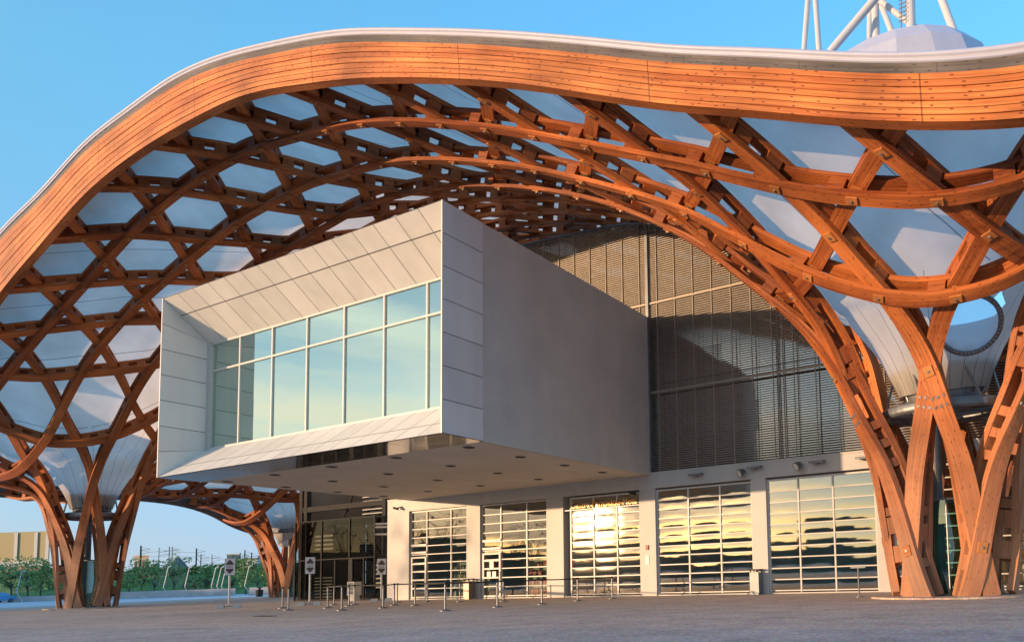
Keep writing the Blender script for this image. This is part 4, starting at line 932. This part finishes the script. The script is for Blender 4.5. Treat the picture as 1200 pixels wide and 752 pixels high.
# ------------------------------------------------------------------ signs, stanchions, bins
M['sign_white'] = mat('sign_white', (.72, .68, .66), .5); M['sign_brown'] = mat('sign_brown', (.10, .055, .045), .5)
def sign(x, y, rz, label, h=2.62, first=None):
    o = thing('information_sign', label, 'sign', (x, y, 0), rz, 'white post signs on the forecourt')
    b = MB(); b.tube((0, 0, .08), (0, 0, h - .9), .045, n=12); b.build('post', 'frame_w', o)
    b = MB(); b.box(-.22, .22, -.03, .0, h - .88, h); br = b.build('board', 'sign_white', o)
    zc = h - .44; k = .155
    b = MB()
    def poly(pts): b.quad([(p[0], -.034, zc + p[1]) for p in pts])
    poly([(-k, .10), (k, .10), (k, .18), (.02, .36), (-.02, .36), (-k, .18)]); poly([(-k, -.10), (-.0 - k, -.18), (-.02, -.36), (.02, -.36), (k, -.18), (k, -.10)][::-1])
    for zz in (.035, -.035): poly([(-k * .9, zz - .012), (k * .9, zz - .012), (k * .9, zz + .012), (-k * .9, zz + .012)])
    b.build('emblem', 'sign_brown', br)
    for sx_ in (-1, 1):
        b = MB(); pr = [(-.20, 0), (.20, 0), (.19, .15), (.14, .21), (-.14, .21), (-.19, .15)]
        L_ = [(sx_ * .36 + p[0] * .85, -.22, p[1]) for p in pr]; R_ = [(sx_ * .36 + p[0] * .85, .22, p[1]) for p in pr]
        b.quad(L_); b.quad(R_[::-1])
        for i in range(6): b.quad([L_[i], R_[i], R_[(i + 1) % 6], L_[(i + 1) % 6]])
        b.build('ballast_foot', 'frame_w', o)
    b = MB(); b.box(-.5, .5, -.04, .04, .06, .10); b.build('foot_bar', 'galv', o)
sign(-40.9, 21.3, .95, 'white post sign with brown emblem standing alone left of the tower')
sign(-36.9, 23.0, .85, 'white post sign with brown emblem in front of the left edge of the dark tower', 2.55)
sign(-35.4, 26.0, .8, 'white post sign with paler emblem between the dark tower and the white hall corner', 2.42)
ST = [(331, 712), (338, 714.7), (384, 712), (391.4, 708), (400.5, 714.7), (409, 709.6), (415.4, 708), (449, 712), (462, 708.6), (465.5, 705.5), (486.5, 709), (500.8, 704.5), (521.8, 715.3), (539, 704.5), (583, 711), (590, 704), (635, 707.6), (677, 703.5), (717.6, 701)]
def gz(u, v):
    d = wray(u, v); t = -EYE / d[2]; return float(d[0] * t), float(d[1] * t)
POS = [gz(*p) for p in ST]
LAB = ['steel barrier post, left one of the lone pair right of the far left sign', 'steel barrier post, right one of the lone pair right of the far left sign',
       'steel barrier post at the left end of the belted queue before the tower', 'second barrier post of the queue, set back just right of the left end post',
       'barrier post with a broad base standing furthest forward before the tower', 'fourth steel post of the queue before the tower, nearer its middle',
       'barrier post at the right end of the small queue before the tower door', 'barrier post standing just right of the rightmost white sign',
       'barrier post in front of the corner of the white hall, left of two close ones', 'barrier post in front of the corner of the white hall, right of two close ones',
       'barrier post in front of the leaf of the leftmost glass door', 'barrier post set back before the middle panes of the leftmost glass door',
       'barrier post with a broad base, nearest one before the leftmost glass door', 'barrier post set back before the right panes of the leftmost glass door',
       'barrier post nearest the leaf of the second glass door', 'barrier post set back behind the one at the second glass door leaf',
       'barrier post before the right panes of the second glass door', 'barrier post before the left panes of the lettered third door', 'barrier post before the right panes of the lettered third door']
stn = []
for k, ((x, y), lb) in enumerate(zip(POS, LAB)):
    if k == 0:
        o = thing('barrier_post', lb, 'barrier post', (x, y, 0), 0, 'belt barrier posts on the forecourt')
        b = MB(); b.lathe((0, 0, 0), [(.20, 0), (.20, .02), (.16, .035), (.05, .06), (.0, .06)], n=24); b.build('base', 'post', o)
        b = MB(); b.tube((0, 0, .05), (0, 0, .93), .032, n=12); b.build('post', 'post', o)
        b = MB(); b.tube((0, 0, .93), (0, 0, 1.03), .042, n=12); b.build('head', 'black', o)
    else: o = dup(stn[0], (x, y, 0), 0, lb)
    stn.append(o)
def belt(i, j):
    a, c_ = Vector((*POS[i], 0)), Vector((*POS[j], 0)); d = c_ - a; b = MB(); n = 6; pr = None
    for k in range(n + 1):
        t = k / n; z = .99 - .10 * t * (1 - t); p = (d.x * t, d.y * t, z)
        if pr: b.quad([(pr[0], pr[1], pr[2] - .025), (p[0], p[1], p[2] - .025), (p[0], p[1], p[2] + .025), (pr[0], pr[1], pr[2] + .025)])
        pr = p
    b.build('belt', 'black', stn[i])
for i, j in ((2, 3), (2, 4), (3, 5), (5, 6), (4, 6), (6, 7), (7, 8), (8, 10), (9, 11), (10, 12), (11, 13), (12, 14), (13, 15), (14, 16), (16, 17), (17, 18)): belt(i, j)
# lone short rail post right
sx1, sy1 = gz(1007, 699)
o = thing('barrier_post', 'thin steel post with a flat top plate left of the near timber column', 'barrier post', (sx1, sy1, 0)); b = MB(); b.tube((0, 0, 0), (0, 0, 1.05), .03, n=10); b.build('post', 'post', o); b = MB(); b.box(-.28, .28, -.04, .04, 1.05, 1.09); b.build('top_plate', 'galv', o); b = MB(); b.lathe((0, 0, 0), [(.16, 0), (.16, .02), (.03, .03)], n=20); b.build('base', 'post', o)
def ashbin(x, y, w, h, label, m):
    o = thing('litter_bin', label, 'bin', (x, y, 0)); b = MB(); b.box(-w, w, -w, w, .06, h - .14); b.box(-w * .8, w * .8, -w * .8, w * .8, 0, .06); b.build('body', m, o)
    b = MB(); b.box(-w * 1.08, w * 1.08, -w * 1.08, w * 1.08, h - .06, h)
    for a, c_ in ((-1, -1), (1, -1), (1, 1), (-1, 1)): b.box(a * w * .85 - .02, a * w * .85 + .02, c_ * w * .85 - .02, c_ * w * .85 + .02, h - .14, h - .06)
    b.build('lid', 'dark', o)
ashbin(*px_at(886.5, 690, YW - .30)[:2], .22, 1.15, 'narrow grey ash bin against the pillar between the two rightmost clear doors', 'galv')
ashbin(*px_at(549.5, 700, YW - .34)[:2], .20, 1.15, 'narrow bronze bin against the pillar between the two shop doors', mat('bronze_bin', (.25, .2, .16), .4, .5))
bx, by = gz(304, 698.5)
o = thing('litter_bin', 'small black bin standing far off before the low pale wall', 'bin', (bx, by, 0)); b = MB(); b.lathe((0, 0, 0), [(.30, 0), (.36, .7), (.36, .75), (0, .8)], n=20); b.build('body', 'black', o); b = MB(); b.tube((0, 0, .75), (0, 0, 1.0), .12, n=12); b.tube((0, 0, .98), (0, 0, 1.05), .3, n=16); b.build('hood', 'black', o)
gx, gy = gz(310, 721.5); b = MB(); b.box(gx - .5, gx + .5, gy - .16, gy + .16, -.02, .006)
for k in range(9): b.box(gx - .46 + k * .105, gx - .42 + k * .105, gy - .13, gy + .13, .006, .012)
tag(b.build('drain_cover', 'dark'), 'dark iron drain cover set in the paving in front of the signs', 'drain cover')

# ------------------------------------------------------------------ distant ground, bank, trees, railway
def gd(u, d): return ground_at(u, d)
def dbox(mb, u0, u1, d, th, z0, z1, m=0):
    a = np.array([*gd(u0, d), z0]); c_ = np.array([*gd(u1, d), z0]); n = np.array([*gd((u0 + u1) / 2, d + th), z0]) - np.array([*gd((u0 + u1) / 2, d), z0])
    mb.obox(a, c_ - a, n, (0, 0, z1 - z0), m)
b = MB(); us = np.linspace(-420, 420, 60)
def bankz(u): return 4.9 + .35 * math.sin(u * .03) + .2 * math.sin(u * .11)
for u0, u1 in zip(us[:-1], us[1:]):
    P = lambda u, d, z: (*gd(u, d), z)
    b.quad([P(u0, 118, -.01), P(u1, 118, -.01), P(u1, 132, bankz(u1) * .8), P(u0, 132, bankz(u0) * .8)]); b.quad([P(u0, 132, bankz(u0) * .8), P(u1, 132, bankz(u1) * .8), P(u1, 180, bankz(u1)), P(u0, 180, bankz(u0))]); b.quad([P(u0, 180, bankz(u0)), P(u1, 180, bankz(u1)), P(u1, 320, -.5), P(u0, 320, -.5)])
struct(b.build('embankment', 'grass'))
lw = MB(); dbox(lw, 100, 276, 98, .5, 0, 1.0); tag(lw.build('low_wall', 'concrete'), 'long low pale concrete wall edging the far pavement', 'wall')
lw = MB(); dbox(lw, 292, 345, 90, .5, 0, 1.05); tag(lw.build('low_wall', 'concrete'), 'shorter pale concrete wall behind the far black bin', 'wall')
lw = MB(); dbox(lw, -160, 92, 100, .5, 0, .8); tag(lw.build('low_wall', 'concrete'), 'low pale wall left of the left timber column', 'wall')
M['leaf'] = None
def leaf_mat(name, c1, c2):
    m = bpy.data.materials.new(name); m.use_nodes = True; t = m.node_tree; nn = t.nodes; L = t.links; b = nn['Principled BSDF']; b.inputs['Roughness'].default_value = .6
    g = nn.new('ShaderNodeNewGeometry'); r = nn.new('ShaderNodeValToRGB'); L.new(g.outputs['Random Per Island'], r.inputs[0]); r.color_ramp.elements[0].color = (*c1, 1); r.color_ramp.elements[1].color = (*c2, 1); L.new(r.outputs[0], b.inputs['Base Color']); return m
M['leaf_young'] = leaf_mat('young_leaves', (.12, .22, .05), (.30, .42, .13)); M['leaf_dark'] = leaf_mat('dark_leaves', (.04, .11, .025), (.10, .20, .05)); M['leaf_pale'] = leaf_mat('pale_leaves', (.20, .26, .09), (.40, .44, .2)); M['leaf_red'] = leaf_mat('russet_leaves', (.12, .05, .03), (.22, .09, .05))
M['bark'] = mat('bark', (.10, .075, .055), .9, noise=.3)
def leaves(mb, c, R, n, s, squash=1.0):
    for _ in range(n):
        v = RNG.normal(size=3); v /= np.linalg.norm(v); r = R * RNG.uniform(.35, 1.0) ** .6; p = np.array(c) + v * r * np.array([1, 1, squash])
        a = RNG.normal(size=3); a /= np.linalg.norm(a); q = np.cross(a, RNG.normal(size=3)); q /= np.linalg.norm(q); k = s * RNG.uniform(.6, 1.4)
        mb.quad([p - a * k, p + q * k * .6, p + a * k, p - q * k * .6])
def tree(x, y, z, h, w, label, lm, group, seed, n=420, ls=.16, bare=False):
    rs_ = random.Random(seed); h = h * (1.0 if bare else 1.12 * rs_.uniform(.92, 1.08)); o = thing('tree', label, 'tree', (x, y, z), rs_.uniform(0, 6), group); b = MB(); th = h * .36
    b.tube((0, 0, 0), (.05, 0, th), .10 * h / 5, .06 * h / 5, n=7); tips = []
    for k in range(9):
        a = rs_.uniform(0, 2 * PI); z0 = th * rs_.uniform(.6, 1.0); r = w * rs_.uniform(.35, .8); z1 = h * rs_.uniform(.55, .93)
        b.tube((.05, 0, z0), (r * math.cos(a) * .5, r * math.sin(a) * .5, (z0 + z1) / 2), .04 * h / 5, .03 * h / 5, n=5, caps=False); b.tube((r * math.cos(a) * .5, r * math.sin(a) * .5, (z0 + z1) / 2), (r * math.cos(a), r * math.sin(a), z1), .03 * h / 5, .01, n=5, caps=False); tips.append((r * math.cos(a), r * math.sin(a), z1))
        if bare:
            for _ in range(7):
                t2 = (r * math.cos(a) + rs_.uniform(-1, 1) * w * .5, r * math.sin(a) + rs_.uniform(-1, 1) * w * .5, z1 + rs_.uniform(-.2, .25) * h)
                b.tube(tips[-1], t2, .02 * h / 5, .006, n=4, caps=False)
    b.tube((.05, 0, th), (0, 0, h * .9), .05 * h / 5, .01, n=5); b.build('trunk', 'bark', o)
    if not bare:
        c = MB()
        for t_ in tips + [(0, 0, h * .9), (0, 0, h * .7)] + [(rs_.uniform(-.7, .7) * w, rs_.uniform(-.7, .7) * w, h * rs_.uniform(.28, .55)) for _ in range(6)]: leaves(c, t_, w * rs_.uniform(.22, .52), n // 12, ls * rs_.uniform(.7, 1.1), rs_.uniform(.7, 1.3))
        c.build('crown', lm, o)
TG = 'young street trees beyond the forecourt'
tl = [(-14, 104, 5.6, 'young'), (13, 100, 6.0, 'young'), (33, 103, 5.8, 'young'), (48, 106, 5.4, 'young'), (66, 108, 5.0, 'young'), (88, 110, 5, 'young'), (108, 106, 5, 'young'), (166, 104, 5.4, 'young'), (181, 112, 5.0, 'young'), (204, 106, 5.6, 'pale'), (243, 112, 4.6, 'young'), (272, 115, 4.2, 'young'), (288, 105, 4.6, 'young'), (302, 112, 4.2, 'young'), (314, 106, 4.4, 'young'), (152, 110, 5, 'young')]
tlab = {-14: 'young tree at the extreme left edge before the striped building', 13: 'tallest young tree before the left half of the striped building', 33: 'young tree before the middle of the striped building', 48: 'young tree before the right end of the striped building', 66: 'young tree seen against the outermost leg of the left timber column', 88: 'young tree seen between the front legs of the left timber column', 108: 'young tree seen behind the glass case of the left timber column', 166: 'young green tree just right of the left timber column', 181: 'young green tree between the pale tree and the left timber column', 204: 'pale yellowish tree below the pointed roof', 243: 'young tree just right of the russet shrubs', 272: 'young tree behind the far left white sign', 288: 'young tree below the beige block on the bank', 302: 'young tree left of the white gabled house', 314: 'young tree below the white gabled house', 152: 'young tree half hidden by the right leg of the left timber column'}
for k, (u, d, h, kd) in enumerate(tl):
    x, y = gd(u, d); tree(x, y, 0, h, h * .36, tlab[u], 'leaf_' + kd, TG, k + 3, n=620, ls=.17)
for k, (u, lb) in enumerate(((222, 'russet shrub left of the narrow young tree on the bank'), (236, 'taller russet shrub beside the far lamp posts'))):
    x, y = gd(u, 112); o = thing('shrub', lb, 'shrub', (x, y, .3)); b = MB(); b.tube((0, 0, -.3), (0, 0, 1.4), .06, .02, n=5); b.build('stem', 'bark', o); c = MB(); leaves(c, (0, 0, 1.5), 1.1, 260, .14, 1.6); c.build('foliage', 'leaf_red', o)
hd = MB()
for u in np.arange(-200, 420, 5.5):
    x, y = gd(u, 134 + random.uniform(-2, 2)); leaves(hd, (x, y, bankz(u) * .82 + .5), random.uniform(1.1, 1.7), 60, .3, .8)
o = hd.build('hedge', 'leaf_dark'); o['kind'] = 'stuff'
# bent white lamp posts
LPG = 'bent white lamp posts by the far pavement'
for k, (u, lean, lb) in enumerate(((194, -1, 'bent white lamp post just left of the pale tree'), (219, -1, 'bent white lamp post left of the russet shrubs'), (250, 1, 'bent white lamp post, left one of the tight trio'), (256.5, 1, 'bent white lamp post, middle one of the tight trio'), (262, 1, 'bent white lamp post, right one of the tight trio'), (289, 1, 'bent white lamp post below the beige block'), (22, 1, 'bent white lamp post before the striped building'))):
    x, y = gd(u, 99); o = thing('lamp_post', lb, 'lamp post', (x, y, 0), .6, LPG); b = MB(); h = 4.4 if u < 230 else 4.1
    s_ = .55
    b.path([(s_, 0, 0), (-s_ * .5, 0, h * .32), (s_ * .5, 0, h)], .045, n=8); b.build('post', 'frame_w', o); b = MB(); b.tube((s_ * .5, 0, h - .05), (s_ * .5 + .35, 0, h + .12), .09, n=8); b.build('lamp_head', 'frame_w', o)
# railway masts and wires
RG = 'railway masts on the embankment'
ml = [(163.6, 640, 1.6, 'broad dark lattice mast just right of the left timber column'), (185, 642, .6, 'thin dark mast between the pink building and the pointed roof'), (197, 641, 1.0, 'dark mast, left one of the close pair by the pointed roof'), (200.5, 641, .8, 'dark mast, right one of the close pair by the pointed roof'), (229, 643, 1.4, 'tall thick dark mast right of the pointed roof'), (234.5, 650, 1.0, 'shorter dark mast close right of the tall thick mast'), (247.5, 650, .7, 'dark mast above the trio of bent lamp posts'), (272, 650, .6, 'thin mast left of the beige block'), (280.5, 648, .9, 'dark mast right of the far left white sign'), (286, 645, 1.3, 'tall lattice mast above the beige block'), (294, 648, 1.1, 'dark mast left of the white gabled house')]
mt = []
for u, v, w, lb in ml:
    d = 165 + (u * 7 % 30); x, y = gd(u, d); p = wray(u, v); z = EYE + p[2] / FL * d
    z = EYE + (690.5 - (u - 240) * .032 - v) / FL * d; o = thing('railway_mast', lb, 'mast', (x, y, 4), .5, RG); b = MB(); b.tube((0, 0, 0), (0, 0, z - 4), .13 * w, .10 * w, n=6)
    b.build('post', 'dark', o); b = MB(); L_ = 2.2
    for zz in (z - 5.2, z - 6.0): b.tube((0, 0, zz), (L_, 0, zz + .3), .04, n=5)
    b.tube((0, 0, z - 4.4), (L_, 0, z - 4.9), .03, n=4); b.build('bracket', 'dark', o); mt.append((x, y, z))
b = MB()
for (a, c_) in zip(mt[:-1], mt[1:]):
    for dz in (1.0, 2.2):
        n = 6
        for k in range(n):
            t0, t1 = k / n, (k + 1) / n; f = lambda t: (a[0] + (c_[0] - a[0]) * t, a[1] + (c_[1] - a[1]) * t, a[2] - dz + (c_[2] - a[2]) * t - 1.2 * t * (1 - t))
            b.tube(f(t0), f(t1), .035, n=4, caps=False)
tag(b.build('overhead_wires', 'dark'), 'thin dark overhead wires strung between the railway masts', 'wires')
# far buildings
M['stripe'] = mat('ochre_stripe_cladding', (.40, .33, .17), .8, noise=.06); M['pinkwall'] = mat('pinkish_wall', (.50, .36, .32), .8); M['beige'] = mat('beige_wall', (.46, .41, .34), .8); M['housewhite'] = mat('house_white', (.55, .54, .53), .8); M['slate'] = mat('slate_roof', (.12, .13, .15), .6, noise=.15); M['winblue'] = mat('far_window', (.05, .06, .08), .2)
o = thing('striped_building', 'long low building clad in ochre and white vertical stripes on the far left', 'building'); b = MB(); dbox(b, -260, 56, 150, 14, 3.5, 14.9); b.build('wall', 'stripe', o)
b = MB()
for u in (-230, -190, -150, -110, -70, -40, -18, 14, 37.5, 51): dbox(b, u, u + 4, 149.8, .18, 8.6, 14.7)
dbox(b, -260, 56, 149.6, .35, 7.3, 8.4); b.build('white_band', 'housewhite', o)
b = MB(); dbox(b, -260, 56, 149.85, .1, 5.2, 7.2); b.build('window_strip', 'winblue', o)
def house(u0, u1, d, z0, zw, zr, wm, rm, label, cat='house', gable=True, nwin=2):
    o = thing('house' if cat == 'house' else 'far_building', label, cat); b = MB(); dbox(b, u0, u1, d, 8, z0, zw)
    A = np.array([*gd(u0, d), zw]); B = np.array([*gd(u1, d), zw]); n = np.array([*gd((u0 + u1) / 2, d + 8), 0]) - np.array([*gd((u0 + u1) / 2, d), 0]); Mx = (A + B) / 2; Mx[2] = zr
    if gable: b.quad([A, B, Mx]); b.quad([B + n, A + n, Mx + n])
    b.build('wall', wm, o); b = MB()
    if gable:
        e_ = np.array([0, 0, .12]); f = -n * .04
        b.obox(A + f + (A - Mx) * .08 , Mx - A + (Mx - A) * .08, n * 1.08, e_); b.obox(B + f + (B - Mx) * .08, Mx - B + (Mx - B) * .08, n * 1.08, e_)
    else: dbox(b, u0 - .4, u1 + .4, d - .3, 8.6, zw, zr)
    b.build('roof', rm, o)
    for k in range(nwin):
        b = MB(); t = (k + .5) / nwin; um = u0 + (u1 - u0) * t; dbox(b, um - .9, um + .9, d - .06, .1, z0 + (zw - z0) * .45, z0 + (zw - z0) * .8); b.build('window', 'winblue', o)
house(301, 320, 172, 4, 8.4, 10.6, 'housewhite', 'slate', 'small white gabled house on the bank left of the far timber column', nwin=2)
house(265, 281, 190, 4, 10.2, 10.6, 'beige', 'housewhite', 'flat roofed beige block among the masts', 'building', False, 4)
house(282, 300, 205, 4, 9.6, 9.9, 'housewhite', 'slate', 'low pale block right of the beige block', 'building', False, 3)
house(156, 173, 200, 4, 11.2, 11.6, 'pinkwall', 'housewhite', 'pinkish far building just right of the left timber column', 'building', False, 4)
house(176, 186, 210, 4, 8.9, 9.2, 'beige', 'slate', 'low tan building right of the pinkish one', 'building', False, 2)
o = thing('pointed_tower', 'small tower with a steep dark pyramid roof behind the pale tree', 'tower'); x, y = gd(207.5, 190); b = MB(); b.box(x - 1.7, x + 1.7, y - 1.7, y + 1.7, 3, 6.6); b.build('wall', 'beige', o)
b = MB(); top_ = (x, y, 10.6); q = [(x - 2.1, y - 2.1, 6.6), (x + 2.1, y - 2.1, 6.6), (x + 2.1, y + 2.1, 6.6), (x - 2.1, y + 2.1, 6.6)]
for i in range(4): b.quad([q[i], q[(i + 1) % 4], top_])
b.build('roof', 'slate', o)
# blue car at the far left edge
cx_, cy_ = gd(-4, 97); car = thing('parked_car', 'small pale blue car cut off by the left edge of the picture', 'car', (cx_, cy_, .0), 2.1)
b = MB(); prof = [(-2.0, .35), (-2.05, .8), (-1.5, .95), (-.9, 1.42), (.6, 1.46), (1.25, .98), (1.95, .85), (2.05, .45), (1.9, .3), (-1.9, .3)]
L_ = [(p[0], -.82 if p[1] < 1.1 else -.68, p[1]) for p in prof]; R_ = [(p[0], -q_[1], p[1]) for p, q_ in zip(prof, L_)]
b.quad(L_); b.quad(R_[::-1])
for i in range(len(prof)): b.quad([L_[i], R_[i], R_[(i + 1) % len(prof)], L_[(i + 1) % len(prof)]])
b.build('body', mat('car_blue', (.10, .28, .5), .25), car)
for s_ in (-1, 1):
    b = MB(); b.quad([(-1.25, s_ * .80, .98), (.95, s_ * .80, .98), (.5, s_ * .70, 1.38), (-.85, s_ * .70, 1.38)]); b.build('window', 'winblue', car)
    for xx in (-1.25, 1.25): b = MB(); b.tube((xx, s_ * .66, .31), (xx, s_ * .86, .31), .31, n=20); w_ = b.build('wheel', 'black', car); b = MB(); b.tube((xx, s_ * .862, .31), (xx, s_ * .875, .31), .18, n=14); b.build('rim', 'galv', w_)
# the far side of the square, behind the camera: seen only mirrored in the glass
o = thing('terrace_building', 'long low dark building across the square, mirrored in the doors', 'building'); b = MB()
for k in range(16):
    a = math.radians(8 + k * 5.2); R_ = 165; p = np.array([-20 - math.sin(a) * R_, 28 - math.cos(a) * R_, 0]); d = np.array([-math.cos(a), math.sin(a), 0]) * 15
    b.obox(p, d, np.array([-math.sin(a), -math.cos(a), 0]) * 8, (0, 0, random.choice((9.0, 10.0, 11.0, 12.2)) if abs(a - SUN_AZ) > .1 else 8.5))
b.build('wall', mat('shaded_terrace', (.15, .12, .09), .9, noise=.3, nscale=.2), o)
for k, (x, y, h) in enumerate(((-88, -16, 11), (-99, -26, 13), (-78, -26, 10), (-108, -14, 12), (-95, -40, 12), (-118, -34, 13), (-84, -48, 9))):
    tree(x, y, 0, h, h * .38, ('bare tree across the square, nearest one to the left timber column', 'tall bare tree across the square, middle one of the back trio', 'slender bare tree across the square, closest to the camera side', 'bare tree across the square, beside the left end of the terrace', 'bare tree across the square, standing in the second line', 'outermost and broadest bare tree across the square', 'smallest bare tree across the square, furthest back')[k], None, 'bare trees across the square', 50 + k, bare=True)
